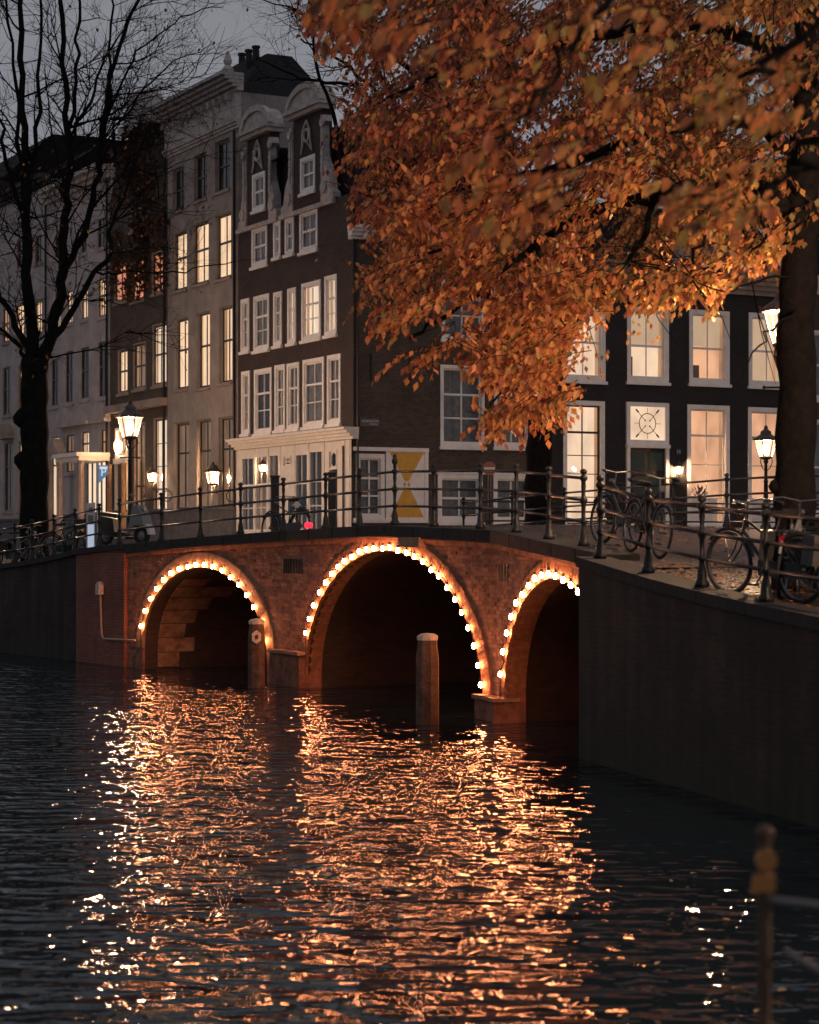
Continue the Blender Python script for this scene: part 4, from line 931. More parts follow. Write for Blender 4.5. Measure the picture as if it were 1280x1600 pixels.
# what stands in the lit rooms
def room_thing(name, label, cat, s, z, n, fn, mt):
    m = MB(); fn(m, s, z, n); o = m.build(name, mt); tag(o, label, cat); return o
s_, z_ = R.px(1094, 655)
m = MB(); m.tube([R(s_, z_ + .2, -1.0), R(s_, z_ - 1.0, -1.0)], .012, 5); pd = empty('pendant_lamp', R(s_, z_ - 1, -1), 0, 'pendant lamp hanging inside the orange-lit window right of the door', 'lamp'); m.build('cord', M['silhouette'], pd)
m = MB()
for k in range(14): t_ = random.random() * 6.28; r_ = random.random() * .3; m.tube([R(s_, z_ - 1.0, -1.0), R(s_ + r_ * cos(t_), z_ - 1.25 - random.random() * .3, -1.0 + r_ * sin(t_))], [.02, .03], 4)
m.build('shade', mat('copper_shade', (.2, .07, .04), .5), pd)
for x, lab in ((1112, 'dark-leaved houseplant behind the window right of the door'), (1118, None)):
    if not lab: continue
    s_, z_ = R.px(x, 770); hp = empty('houseplant', R(s_, z_ - .5, -.6), 0, lab, 'plant'); m = MB()
    for k in range(46):
        t_ = random.random() * 6.28; e_ = random.uniform(.1, 1.3); l_ = random.uniform(.25, .6); p = R(s_, z_ - .2, -.6); d__ = V3((cos(t_) * cos(e_), sin(t_) * cos(e_), sin(e_))); q = p + d__ * l_; sd2 = d__.cross(V3((0, 0, 1))).normalized() * .05
        m.poly([p + d__ * l_ * .5, p + d__ * l_ * .8 + sd2, q, p + d__ * l_ * .8 - sd2])
    m.build('leaves', M['silhouette'], hp, kind='stuff'); m = MB(); m.lathe([(.12, -.55), (.17, -.2), (.17, -.18)], 10, R(s_, z_, -.6)); m.build('pot', M['cap'], hp)
for x in (1107, 1200):
    s_, z_ = R.px(x, 790); rd = MB()
    lab = 'white radiator under the window right of the door' if x < 1150 else 'white radiator under the lit window beside the thick trunk'
    for k in range(18): slab(rd, R, s_ - .6 + k * .068, s_ - .6 + k * .068 + .05, 3.2, R.px(x, 778)[1], -.4, -.3)
    tag(rd.build('radiator', M['white']), lab, 'radiator')
# glowing white chandelier in the window left of the door
s_, z_ = R.px(901, 733); cz_ = empty('chandelier', R(s_, z_, -.8), 0, 'small white chandelier inside the tall window left of the door', 'lamp'); m = MB()
for k in range(7): m.lathe([(.01, -.05), (.045, 0), (.01, .06)], 8, R(s_ - .42 + k * .14, z_ + .05 * (k % 2), -.8 + .1 * ((k * 3) % 4 - 1.5)))
m.build('candle_bulbs', emis('chandelier_bulb', (1, .85, .6), 14), cz_); m = MB(); m.tube([R(s_ - .45, z_ - .08, -.8), R(s_ + .45, z_ - .08, -.8)], .015, 5); m.tube([R(s_, z_ - .08, -.8), R(s_, z_ + 1.6, -.8)], .01, 5); m.build('arm', M['chrome'], cz_)
# house number plate
s_, z_ = R.px(1060, 706); m = MB(); slab(m, R, s_ - .09, s_ + .09, z_ - .11, z_ + .11, .002, .03); np_ = m.build('number_plate', M['name_blue'], hH); text('11', .17, R(s_, z_, .034), R, M['sign_white'], np_)
# dormer on the black house
q = (1092, 1160, 345, 415); a, b, c, d = pxrect(R, q); dm = MB(); n0 = -.5
wall(dm, R, a - .25, b + .25, zH + .82, d + .3, [(a, b, c, d)], .12, n=n0)
for s_ in (a - .25, b + .25): dm.poly([R(s_, zH + .8, n0), R(s_, d + .3, n0), R(s_, d + .3, n0 - 3), R(s_, zH + .8, n0 - 3)])
dm.poly([R(a - .4, d + .3, n0 + .2), R(b + .4, d + .3, n0 + .2), R(b + .4, d + .4, n0 - 3), R(a - .4, d + .4, n0 - 3)]); dm.prism([(a - .45, d + .3), (b + .45, d + .3), ((a + b) / 2, d + .85)], n0 - .1, n0 + .2, R)
for sg, s_ in ((-1, a - .25), (1, b + .25)): dm.prism([(s_, zH + .82), (s_ + sg * .5, zH + .82), (s_ + sg * .35, zH + 1.1), (s_ + sg * .1, zH + 1.6), (s_, d)], n0 - .1, n0 + .05, R)
dm.build('dormer', M['white_stone'], hH); window(hH, R, (a, b, c, d), fw=.08, fn=(n0 - .1, n0 + .02), sash=None, glassn=n0 - .06, cols=3, rows=[.5], fmat=M['white'], smat=M['white'], back='dark_room', sill=False)
# ---- last house, right of the thick trunk
sJ1 = sH1 + 9
rJ = [(1262, 1278, 478, 600, 'curtain'), (1262, 1278, 640, 800, 'curtain'), (1250, 1254, 480, 600, 'curtain')]
rJ = [(R.px(1256, 0)[0], R.px(1256, 0)[0] + 1.2)]
j0, j1 = R.px(1262, 0)[0], R.px(1262, 0)[0] + 1.25
hJ = empty('brown_house', R(sH1, 3, 0), 0, 'brown brick house right of the thick trunk with white windows', 'house')
hj = [(j0, j1, 7.7, 10.1), (j0, j1, 3.7, 7.0), (j0 + 2.3, j0 + 3.5, 7.7, 10.1), (j0 + 2.3, j0 + 3.5, 3.7, 7.0)]
m = MB(); wall(m, R, sH1, sJ1, ZG, zH + .2, hj, .16); m.build('front_wall', M['brick_side'], hJ, uvdir=R.d)
for h in hj: window(hJ, R, h, cols=2, rows=[.5], split=0, back='curtain', **rw)
body(hJ, R, sH1 + .01, sJ1, zH + .2, 9, M['brick_side']); cornice('cornice', hJ, R, sH1 + .03, sJ1, zH + .2, .6, .4, M['cream'], 4)
m = MB(); m.poly([R(sH1 + .02, zH + .8, 0), R(sJ1, zH + .8, 0), R(sJ1, zH + 4, -3), R(sH1 + .02, zH + 4, -3)]); m.poly([R(sH1 + .02, zH + 4, -3), R(sJ1, zH + 4, -3), R(sJ1, zH + 4, -9), R(sH1 + .02, zH + 4, -9)]); m.build('roof', M['roof'], hJ)
# downpipes between the fronts
for s_, zt_, h_ in ((sA1 + .12, zB - 1.3, hB), (sB1 + .12, zC, hC), (sC1 + .12, zD - .5, hD), (sD1 + .12, zE - .4, hE)):
    m = MB(); m.tube([L(s_, 2.9, .10), L(s_, 8, .10), L(s_, zt_, .10)], .05, 6); m.build('downpipe', M['iron'], h_)
m = MB(); m.tube([R(RW + .12, 3.0, .12), R(RW + .12, zH, .12)], .05, 6); m.build('downpipe', M['iron'], hH)
# ivy on the dark gable
m = MB()
for i in range(3000):
    u = random.random(); s_ = cs + random.gauss(0, 1.15) if u < .65 else random.uniform(sB1 - .3, sC1 - .4); z_ = random.uniform(zC - 3.6, zc1 + .4) if u < .65 else random.uniform(zC - 4.2, zC - 1.2)
    if noise.noise(V3((s_ * .8, z_ * .5, 3))) < -.12: continue
    p = L(s_, z_, .05 + random.random() * .45); a_ = V3((random.gauss(0, 1), random.gauss(0, 1), random.gauss(0, 1))).normalized() * .11; b_ = a_.cross(V3((random.random(), random.random(), 1))).normalized() * .08
    m.poly([p - a_, p + b_, p + a_, p - b_])
o = m.build('ivy', M['ivy']); tag(o, 'dense browning ivy hanging over the dark gabled house', 'ivy', kind='stuff')
# ---------------------------------------------------------------- railings
def post_profile(h):
    return [(.085, 0), (.085, .05), (.06, .08), (.05, .18), (.032, .26), (.03, h * .30), (.052, h * .325), (.055, h * .345), (.03, h * .37), (.026, h * .45), (.032, h * .56), (.055, h * .615), (.057, h * .64), (.032, h * .67),
            (.024, h * .72), (.034, h * .82), (.028, h * .88), (.056, h * .92), (.058, h * .95), (.03, h * .975), (.022, h * .985)]
def railing(label, base_pts, hs, finial=(), group=None, rail_r=.022, mt='iron'):
    """posts stand on base_pts; rails run between them"""
    th = empty('railing', base_pts[0], 0, label, 'railing', group)
    for i, (p, h) in enumerate(zip(base_pts, hs)):
        pr = post_profile(h)
        top = [(.045, h + .0), (.052, h + .025), (.035, h + .05), (.01, h + .06)]
        if i in finial: top = [(.03, h), (.028, h + .05), (.05, h + .09), (.055, h + .13), (.03, h + .17), (.038, h + .20), (.01, h + .24)]
        MB().lathe(pr + top, 10, p).build('railing_post', M['iron'], th, smooth=True)
    for i in range(len(base_pts) - 1):
        for fr_ in (.93, .63, .335):
            a, b = base_pts[i] + V3((0, 0, hs[i] * fr_)), base_pts[i + 1] + V3((0, 0, hs[i + 1] * fr_)); d = (b - a).normalized() * .03
            MB().tube([a + d, b - d], rail_r, 8).build('rail', M['iron_rust' if mt == 'iron' else mt], th, smooth=True)
    return th
def bp(x, n=-.12):      # point on the bridge's coping seen at column x
    for f, Ls, off in ((FA, LA, 0), (FB, LB, LA), (FC, LC, LA + LB)):
        a = Frame(f(0, 0, n), f.d, f.n).px(x, 845)[0]
        if a <= Ls or f is FC: break
    p = f(a, 0, n); p.z = ztop(off + a) if not (f is FA and a < 0) else ztop(a); return p
xs = [187, 252, 313, 376, 443, 509, 562, 617, 678, 751, 807, 858, 912]
railing('near bridge railing, black iron posts with three rails above the arches', [bp(x) for x in xs], [1.0] * len(xs), finial=(7,))
xl = [-30, -2, 23, 50, 84, 117, 155]
railing('short railing sloping down to the left quay, beside the parked bicycles', [bp(x) for x in xl] , [.95] * len(xl))
# far side of the bridge
def far(a): p = bridge_pt(a) + VD * (BW - .15); p.z = ztop(a) + .02; return p
aa = [.3 + i * 1.95 for i in range(12)]
railing('far bridge railing seen behind the near one, in front of the lit houses', [far(a) for a in aa], [1.02] * len(aa))
# quay railing coming toward the camera
def kp(x):
    a = Frame(K0 + FK.n * -.2, dK, FK.n).px(x, 845)[0]; p = FK(a, zk(a), -.2); return p
xr = [938, 1013, 1097, 1197, 1330]
railing('quay railing with square black posts stepping down toward the parked bicycles', [kp(x) for x in xr], [1.0, .95, .97, .99, 1.0])
# railings along the side canal banks
pl_ = [Q0 + VD * (9.2 + i * 2.0) + V3((0, 0, 3.02)) for i in range(12)]
railing('distant low railing on the far bank, before the black house', [p - UD * .25 for p in pl_], [.8] * len(pl_))
# metal hoops clipped to the rail
for x, y, lab in ((262, 775, 'small metal hoop on the bridge railing near the wall lantern'), (380 - 19, 775, 'small metal hoop on the bridge railing next to the shopfront')):
    p = bp(x); D_ = p.y; c_ = at(x, y, D_); m = MB(); m.ring(c_, (.8, 0, 0), (0, 0, 1), .115, .012, 22, 5); tag(m.build('rail_hoop', M['iron']), lab, 'hoop')

# ---------------------------------------------------------------- lanterns
def lantern(th, o, s, core, n=6):
    """tapered street lantern head, base at o, s = overall height"""
    r0, r1, h = .17 * s, .31 * s, .56 * s
    glass = M['frost'] if core else M['curtain']
    if core: MB().lathe([(.02 * s, .16 * s), (.07 * s, .22 * s), (.085 * s, .36 * s), (.05 * s, .46 * s)], 8, o).build('mantle', core, th, smooth=True)
    for i in range(n):
        t0, t1 = 2 * pi * i / n, 2 * pi * (i + 1) / n
        P = lambda r, t, z: (o[0] + r * cos(t), o[1] + r * sin(t), o[2] + z)
        MB().poly([P(r0, t0, .1 * s), P(r0, t1, .1 * s), P(r1, t1, h), P(r1, t0, h)]).build('lantern_pane', glass, th)
    m = MB()
    for i in range(n):
        t0 = 2 * pi * i / n; m.tube([(o[0] + r0 * cos(t0), o[1] + r0 * sin(t0), o[2] + .08 * s), (o[0] + r1 * cos(t0), o[1] + r1 * sin(t0), o[2] + h)], .012 * s, 4)
    m.lathe([(r0 * 1.05, .05 * s), (r0 * 1.1, .10 * s), (r0 * .6, .02 * s)], n, o); m.build('lantern_frame', M['copper'], th)
    m = MB(); m.lathe([(r1 * .6, h - .01), (r1 * 1.12, h), (r1 * 1.15, h + .04 * s), (r1 * .95, h + .09 * s), (r1 * .55, h + .17 * s), (r1 * .50, h + .2 * s), (r1 * .5, h + .25 * s), (r1 * .28, h + .30 * s), (.05 * s, h + .34 * s), (.06 * s, h + .38 * s), (.012 * s, h + .44 * s)], 12, o)
    for i in range(n): t0 = 2 * pi * i / n; m.tube([(o[0] + r1 * 1.1 * cos(t0), o[1] + r1 * 1.1 * sin(t0), o[2] + h), (o[0] + r1 * 1.22 * cos(t0), o[1] + r1 * 1.22 * sin(t0), o[2] + h + .09 * s)], [.03 * s, .01 * s], 4)
    m.build('lantern_hood', M['copper'], th)
def street_lamp(base, ztop_, s, label, glass, rz=.3):
    th = empty('street_lamp', base, 0, label, 'street lamp', 'lantern street lamps'); H = ztop_ - base.z
    hd = H - s
    m = MB(); m.lathe([(.16, 0), (.16, .1), (.12, .16), (.11, .55), (.13, .6), (.08, .7), (.065, 1.0), (.055, hd - .62), (.075, hd - .6), (.05, hd - .56), (.042, hd - .1), (.07, hd - .06), (.06, hd + .03)], 10, base); m.build('pole', M['iron'], th, smooth=True)
    m = MB(); z_ = base.z + hd - .5; m.tube([(base.x - .28, base.y, z_), (base.x + .28, base.y, z_)], .016, 6)
    for sg in (-1, 1): m.lathe([(.005, -.03), (.03, 0), (.005, .03)], 6, (base.x + sg * .28, base.y, z_))
    m.build('ladder_bar', M['iron'], th)
    m = MB()
    for i in range(3):
        t_ = 2 * pi * i / 3 + .2; c_, s__ = cos(t_), sin(t_); zb = base.z + hd
        m.tube([(base.x + .04 * c_, base.y + .04 * s__, zb - .28), (base.x + .13 * c_, base.y + .13 * s__, zb - .2), (base.x + .19 * s * c_, base.y + .19 * s * s__, zb - .05), (base.x + .17 * s * c_, base.y + .17 * s * s__, zb + .1 * s)], .014, 5)
    m.build('cradle', M['copper'], th)
    lantern(th, (base.x, base.y, base.z + hd), s, glass); return th
def gz(p, z): return V3((p.x, p.y, z))
street_lamp(gz(at(203, 845, 61), 2.85), at(203, 624, 61).z, 1.2, 'street lamp with a glowing lantern, left of the scooter', M['lamp_core'])
street_lamp(gz(at(1197, 845, 58), 3.1), at(1197, 664, 58).z, .98, 'street lamp before the lit window, left of the thick trunk', M['lamp_core'])
street_lamp(gz(at(1227, 845, 28), 2.62), at(1222, 440, 28).z, .92, 'tall street lamp half hidden behind the thick trunk', M['lamp_core_near'])
street_lamp(V3((5.7, 16.8, 1.6)), 5.9, .9, 'street lamp on the quay outside the right edge', M['lamp_core_quay'])
street_lamp(V3((9.6, 6.5, 1.5)), 5.9, .9, 'nearest street lamp on the quay outside the right edge', M['lamp_core_quay'])
street_lamp(V3((-15.5, 66, 1.9)), 6.2, .9, 'unseen lamp added outside the left edge to brighten the house fronts', M['lamp_core_quay'])  # added out of view, lights the two leftmost house fronts
def wall_lantern(Fr, x, ytop, s, n, label, glass, nl=0):
    a, z = Fr.px(x, ytop); c_ = Fr(a, 0, n)
    k = c_.y / Fr(a, 0, 0).y; z = CAMZ + (845 - ytop) * c_.y / F; x_ = (x - 640) / F * c_.y; c_ = V3((x_, c_.y, 0))
    o = (c_.x, c_.y, z - s); w_ = V3(o) - V3(Fr.n) * n
    th = empty('wall_lantern', V3(o), 0, label, 'wall lantern'); lantern(th, o, s, glass)
    m = MB(); m.tube([V3(o) + V3((0, 0, .04)), V3(o) + V3((0, 0, -.18)), V3(o) - V3(Fr.n) * n * .3 + V3((0, 0, -.32)), V3(o) - V3(Fr.n) * n * .7 + V3((0, 0, -.25)), w_ + V3((0, 0, .05))], .022, 6); m.build('bracket', M['iron'], th)
wall_lantern(L, 238, 728, .66, .7, 'glowing lantern on the gabled house, right of the tall street lamp', M['lamp_core_small'])
wall_lantern(L, 333, 721, .86, .8, 'glowing lantern on the grey house beside the shopfront', M['lamp_core_small'])
wall_lantern(L, 411, 716, .5, .45, 'small lit lantern hanging before the white shopfront', M['lamp_core_small'])
wall_lantern(L, 74, 749, .6, .5, 'unlit black lantern on the pale house near the bare trunk', None)
wall_lantern(R, 1061, 719, .52, .22, 'small lit lantern on the black wall beside the door', M['lamp_core_small'])

# ---------------------------------------------------------------- bicycles
def bicycle(frame_mat, label, rear_light=False, crate=False, basket=False):
    r, wb = .34, 1.08
    th = empty('bicycle', (0, 0, 0), 0, label, 'bicycle', 'parked bicycles')
    for x in (0, wb):
        m = MB(); m.ring((x, 0, r), (1, 0, 0), (0, 0, 1), r - .025, .013, 26, 5)
        for k in range(14):
            t = 2 * pi * k / 14; m.tube([(x, .02 * (-1) ** k, r), (x + (r - .03) * cos(t), 0, r + (r - .03) * sin(t))], .0022, 3, False)
        m.tube([(x, -.05, r), (x, .05, r)], .028, 6); wl = m.build('wheel', M['chrome'], th)
        m = MB(); m.ring((x, 0, r), (1, 0, 0), (0, 0, 1), r, .021, 28, 6); m.build('tyre', M['rubber'], wl)
        m = MB(); t0, t1 = (.15, 2.7) if x == 0 else (.7, 2.9)
        pts = [(x + (r + .045) * cos(t0 + (t1 - t0) * k / 12), 0, r + (r + .045) * sin(t0 + (t1 - t0) * k / 12)) for k in range(13)]
        m.tube(pts, .020, 5); m.build('mudguard', frame_mat, th)
    bb = (.46, 0, .29); st = (.33, 0, .80); hd0 = (.86, 0, .72); hd1 = (.83, 0, .84)
    m = MB(); m.tube([bb, st], .017, 6); m.tube([bb, hd0], .02, 6); m.tube([(.37, 0, .62), hd1], .017, 6); m.tube([hd0, hd1], .022, 6)
    for sy in (-.05, .05): m.tube([bb, (0, sy, r)], .010, 5); m.tube([(.35, 0, .72), (0, sy, r)], .009, 5)
    m.build('frame', frame_mat, th)
    m = MB(); m.tube([hd1, hd0, (.90, .0, .64)], .016, 6)
    for sy in (-.045, .045): m.tube([(.89, sy, .66), (.95, sy, .5), (wb, sy, r)], .010, 5)
    m.build('fork', frame_mat, th)
    m = MB(); m.tube([hd1, (.80, 0, 1.02)], .013, 6); m.tube([(.56, -.30, 1.02), (.70, -.30, 1.05), (.82, -.20, 1.06), (.82, 0, 1.03), (.82, .20, 1.06), (.70, .30, 1.05), (.56, .30, 1.02)], .012, 6); hb = m.build('handlebar', M['chrome'], th)
    for sy in (-.30, .30): MB().tube([(.55, sy, 1.02), (.66, sy, 1.045)], .018, 6).build('grip', M['rubber'], hb)
    m = MB(); m.tube([st, (.30, 0, .90)], .012, 6); m.build('seat_post', M['chrome'], th)
    m = MB(); m.faces([(.18, -.10, .93), (.18, .10, .93), (.30, .085, .93), (.30, -.085, .93), (.44, .02, .93), (.44, -.02, .93), (.17, -.09, .97), (.17, .09, .97), (.30, .07, .965), (.30, -.07, .965), (.45, .02, .955), (.45, -.02, .955), (.2, -.06, .90), (.2, .06, .90), (.4, 0, .90)],
        [(6, 7, 8, 9), (9, 8, 10, 11), (0, 1, 7, 6), (1, 2, 8, 7), (2, 4, 10, 8), (4, 5, 11, 10), (5, 3, 9, 11), (3, 0, 6, 9), (0, 12, 13, 1), (1, 13, 14, 4, 2), (0, 3, 5, 14, 12)]); m.build('saddle', M['leather'], th)
    m = MB()
    for sy in (-.06, 0, .06): m.tube([(-.24, sy, .735), (.26, sy, .735)], .006, 4)
    for x in (-.22, 0, .24): m.tube([(x, -.065, .735), (x, .065, .735)], .006, 4)
    for sy in (-.06, .06): m.tube([(-.12, sy, .73), (0, sy, r)], .006, 4)
    m.build('luggage_rack', M['iron'], th)
    m = MB(); m.box(-.06, .56, .045, .075, .25, .42); m.build('chain_guard', frame_mat, th)
    m = MB(); m.tube([(.46, -.09, .29), (.46, .09, .29)], .012, 5); m.tube([(.46, .09, .29), (.56, .10, .16)], .009, 5); m.tube([(.46, -.09, .29), (.36, -.10, .42)], .009, 5)
    m.box(.51, .61, .10, .19, .145, .17); m.box(.31, .41, -.19, -.10, .41, .435); m.build('pedals', M['iron'], th)
    m = MB(); m.lathe([(.02, -.03), (.04, -.01), (.045, .03)], 8, (0, 0, 0), 0, lambda x, y, z: (.90 + z, y, .90 + x)); m.build('headlamp', M['chrome'], th)
    m = MB(); m.box(-.26, -.235, -.03, .03, .62, .70); m.build('rear_light', M['tail_off'], th)
    if rear_light:
        m = MB(); m.lathe([(.01, -.07), (.085, -.05), (.10, 0), (.085, .06), (.01, .075)], 10, (-.30, 0, .34)); m.build('glowing_tail_lamp', M['reflector'], th)
    if crate:
        cr = MB(); 
        for (x0, x1, y0, y1, z0, z1) in ((.80, .82, -.2, .2, .80, 1.02), (1.12, 1.14, -.2, .2, .80, 1.02), (.80, 1.14, -.2, -.18, .80, 1.02), (.80, 1.14, .18, .2, .80, 1.02), (.80, 1.14, -.2, .2, .78, .80)): cr.box(x0 + .06, x1 + .06, y0, y1, z0, z1)
        cr.build('front_crate', M['leather'], th)
    if basket: m = MB(); m.box(-.24, .12, .08, .24, .42, .74); m.box(-.24, .12, -.24, -.08, .42, .74); m.build('pannier_bags', M['leather'], th)
    return th
def place(th, p, q, lean=0, flip=False):
    """rear wheel's contact at p, pointing at q"""
    d = q - p; rz = math.atan2(d.y, d.x); th.location = p; th.rotation_euler = (lean, -math.atan2(d.z, math.hypot(d.x, d.y)), rz); th.rotation_mode = 'XYZ'
    return th
bk = [bicycle(M['paint_black'], 'x'), bicycle(M['paint_green'], 'y', crate=True), bicycle(M['paint_grey'], 'z', basket=True), bicycle(M['paint_black'], 'w', rear_light=True)]
for b_ in bk: note_kids(b_)
used = set()
def put_bike(i, p, q, label, lean=0):
    b_ = bk[i] if i not in used else tree_copy(bk[i]); used.add(i); b_['label'] = label; place(b_, p, q, lean)
def dk(x, D, dz=0):    # a point on the bridge or street at column x and distance D
    X = (x - 640) / F * D; p = V3((X, D, 0))
    # bridge deck height by nearest point along the parapet
    best = min(((bridge_pt(a * .25) + VD * max(0, (p - bridge_pt(a * .25)).dot(VD)) - p).length, a * .25) for a in range(int(tot * 4) + 1))
    return V3((X, D, ztop(best[1]) - .03 + dz))
def kq(a, b, dz=0.0): p = K0 + dK * a + VD * b; p.z = zk(a) - .035 + .05 * min(1, b / 4) + dz; return p
a_ = far(.0)
put_bike(3, dk(469, 46.0), dk(413, 47.0), 'black bicycle with a glowing red tail lamp on the bridge before the shopfront', .05)
put_bike(0, dk(1000, 29.5), dk(1000, 29.5) + V3((-.42, .9, .05)), 'black bicycle tangled behind the railing in front of the panelled door', .06)
put_bike(0, kq(5.05, .75), kq(4.2, .45), 'black bicycle leaning on the quay railing, its wheel between two posts', -.05)
put_bike(1, kq(4.1, 1.5), kq(5.0, 1.9), 'dark green bicycle with a front crate just left of the thick trunk', .05)
put_bike(2, kq(5.6, .8), kq(6.5, .7), 'grey bicycle with pannier bags at the right edge, before the thick trunk', -.06)
put_bike(0, kq(6.3, 1.3), kq(5.3, 1.4), 'black bicycle at the right edge behind the grey one', .04)
put_bike(2, kq(4.6, .75), kq(3.9, 1.35), 'grey bicycle with pannier bags crossed behind the leaning black one', .08)
put_bike(0, dk(985, 28.4), dk(985, 28.4) + V3((.25, -.97, -.08)), 'black bicycle pressed against the railing behind the end post of the bridge', -.09)
def lq(x, n, dz=0): a = Frame(Q0 + VD * n, dA, FA.n).px(x, 845)[0]; p = FA(a, 0, 0) + VD * n; p.z = ztop(a) - .06 + .32 * min(1, n / 9) + dz; return p
put_bike(2, lq(12, 1.0), lq(30, 1.2), 'grey bicycle at the left edge by the pale railing post', .08)
put_bike(0, lq(62, 1.2), lq(42, 1.4), 'black bicycle under the bare tree on the left quay', -.08)
put_bike(1, lq(84, .9), lq(104, 1.1), 'dark green bicycle with a front crate left of the parking machine', .06)
put_bike(0, lq(128, 1.6), lq(108, 1.8), 'black bicycle directly left of the parking machine', -.05)
put_bike(2, lq(160, 3.0), lq(178, 2.6), 'grey bicycle with pannier bags between the parking machine and the scooter', .05)
put_bike(0, lq(-4, .9), lq(-24, 1.0), 'black bicycle cut off by the left edge', .1)
for i, b_ in enumerate(bk):
    if i not in used: b_['label'] = 'spare'

# scooter with pale leg shield
th = empty('scooter', (0, 0, 0), 0, 'small scooter with a pale shield parked behind the railing near the street lamp', 'scooter')
m = MB(); m.ring((0, 0, .24), (1, 0, 0), (0, 0, 1), .19, .055, 22, 8); wl = m.build('wheel', M['rubber'], th); m = MB(); m.lathe([(.02, -.05), (.11, -.04), (.13, 0), (.11, .04), (.02, .05)], 12, (0, 0, 0), 0, lambda x, y, z: (x, z, .24 + y)); m.build('rim', M['chrome'], wl)
m = MB(); m.ring((-1.15, 0, .24), (1, 0, 0), (0, 0, 1), .19, .055, 22, 8); m.build('wheel', M['rubber'], th)
P8 = [(.33 * cos(pi * k / 7), .27 + .33 * sin(pi * k / 7)) for k in range(8)]; I8 = [(.26 * cos(pi * k / 7), .27 + .26 * sin(pi * k / 7)) for k in range(7, -1, -1)]
MB().prism(P8 + I8, -.13, .13, lambda a, z, n: (a, n, z)).build('mudguard', M['plastic_grey'], th)
MB().prism([(-.10, .52), (.20, .50), (.12, .75), (-.02, 1.02), (-.16, 1.0), (-.26, .6), (-.38, .3), (-.30, .28)], -.2, .2, lambda a, z, n: (a, n, z)).build('leg_shield', M['paint_grey'], th)
MB().prism([(-.3, .22), (-.3, .32), (-.75, .34), (-.8, .68), (-1.45, .78), (-1.5, .55), (-1.3, .3), (-.8, .2)], -.17, .17, lambda a, z, n: (a, n, z)).build('body', M['paint_black'], th)
MB().prism([(-.72, .69), (-.7, .79), (-1.2, .86), (-1.45, .84), (-1.4, .79)], -.14, .14, lambda a, z, n: (a, n, z)).build('seat', M['leather'], th)
m = MB(); m.tube([(-.12, 0, 1.0), (-.18, 0, 1.12)], .03, 6); m.tube([(-.26, -.32, 1.13), (-.16, -.1, 1.12), (-.16, .1, 1.12), (-.26, .32, 1.13)], .02, 6); m.build('handlebar', M['iron'], th)
for sy in (-.3, .3): m = MB(); m.lathe([(.01, -.03), (.07, 0), (.01, .03)], 8, (-.12, sy, 1.28)); m.tube([(-.2, sy * .8, 1.12), (-.12, sy, 1.26)], .01, 4); m.build('mirror', M['chrome'], th)
m = MB(); m.lathe([(.03, -.03), (.08, .02), (.06, .05)], 10, (0, 0, 0), 0, lambda x, y, z: (.04 + z, y, .93 + x)); m.build('headlamp', M['chrome'], th)
p = dk(222, 49.2); th.location = p; th.rotation_euler = (0, 0, radians(-28)); th.scale = (.92, .92, .92)

# parking machine with its sign
p = gz(lq(149, .6), 0); D_ = p.y; base = at(146, 855, D_).z - .15
d = -V3((p.x, p.y, 0)).normalized(); sdv = V3((-d.y, d.x, 0)); Tm = lambda a, z, n: V3((p.x, p.y, 0)) + sdv * a * -1 + d * n + V3((0, 0, z))
pm = empty('parking_machine', gz(p, base), 0, 'white parking machine with a blue sign lettered P', 'parking machine'); px_ = D_ / F
zt = at(0, 785, D_).z
m = MB(); m.prism([(.0, base), (.21, base), (.21, zt - .03), (.0, zt)], -.12, .12, Tm); m.build('cabinet', M['plastic_grey'], pm)
MB().poly([Tm(.03, base + .12, .123), Tm(.18, base + .12, .123), Tm(.18, zt - .52, .123), Tm(.03, zt - .52, .123)]).build('lit_front', M['screen'], pm)
m = MB(); m.prism([(.04, zt - .46), (.17, zt - .46), (.17, zt - .30), (.04, zt - .30)], .121, .135, Tm); m.prism([(.06, zt - .24), (.15, zt - .24), (.15, zt - .12), (.06, zt - .12)], .121, .13, Tm); m.build('keypad_and_display', M['paint_grey'], pm)
m = MB(); m.prism([(-.08, base), (-.03, base), (-.03, at(0, 722, D_).z), (-.08, at(0, 722, D_).z)], -.03, .03, Tm); m.build('mast', M['plastic_grey'], pm)
zs0, zs1 = at(0, 727, D_).z, at(0, 755, D_).z; 
m = MB(); m.prism([(-.30, zs0), (-.081, zs0), (-.081, zs1), (-.30, zs1 + .22)], -.06, .06, Tm); sg = m.build('sign_panel', M['p_blue'], pm)
FrP = Frame(V3((p.x, p.y, 0)), -sdv, d)
text('P', .26, Tm(-.19, (zs0 + zs1) / 2 + .04, .066), FrP, M['p_white'], sg)
m = MB(); m.prism([(-.28, zs0 - .09), (-.10, zs0 - .09), (-.10, zs0 - .03), (-.28, zs0 - .03)], .061, .066, Tm); m.build('sign_strip', M['p_white'], sg)
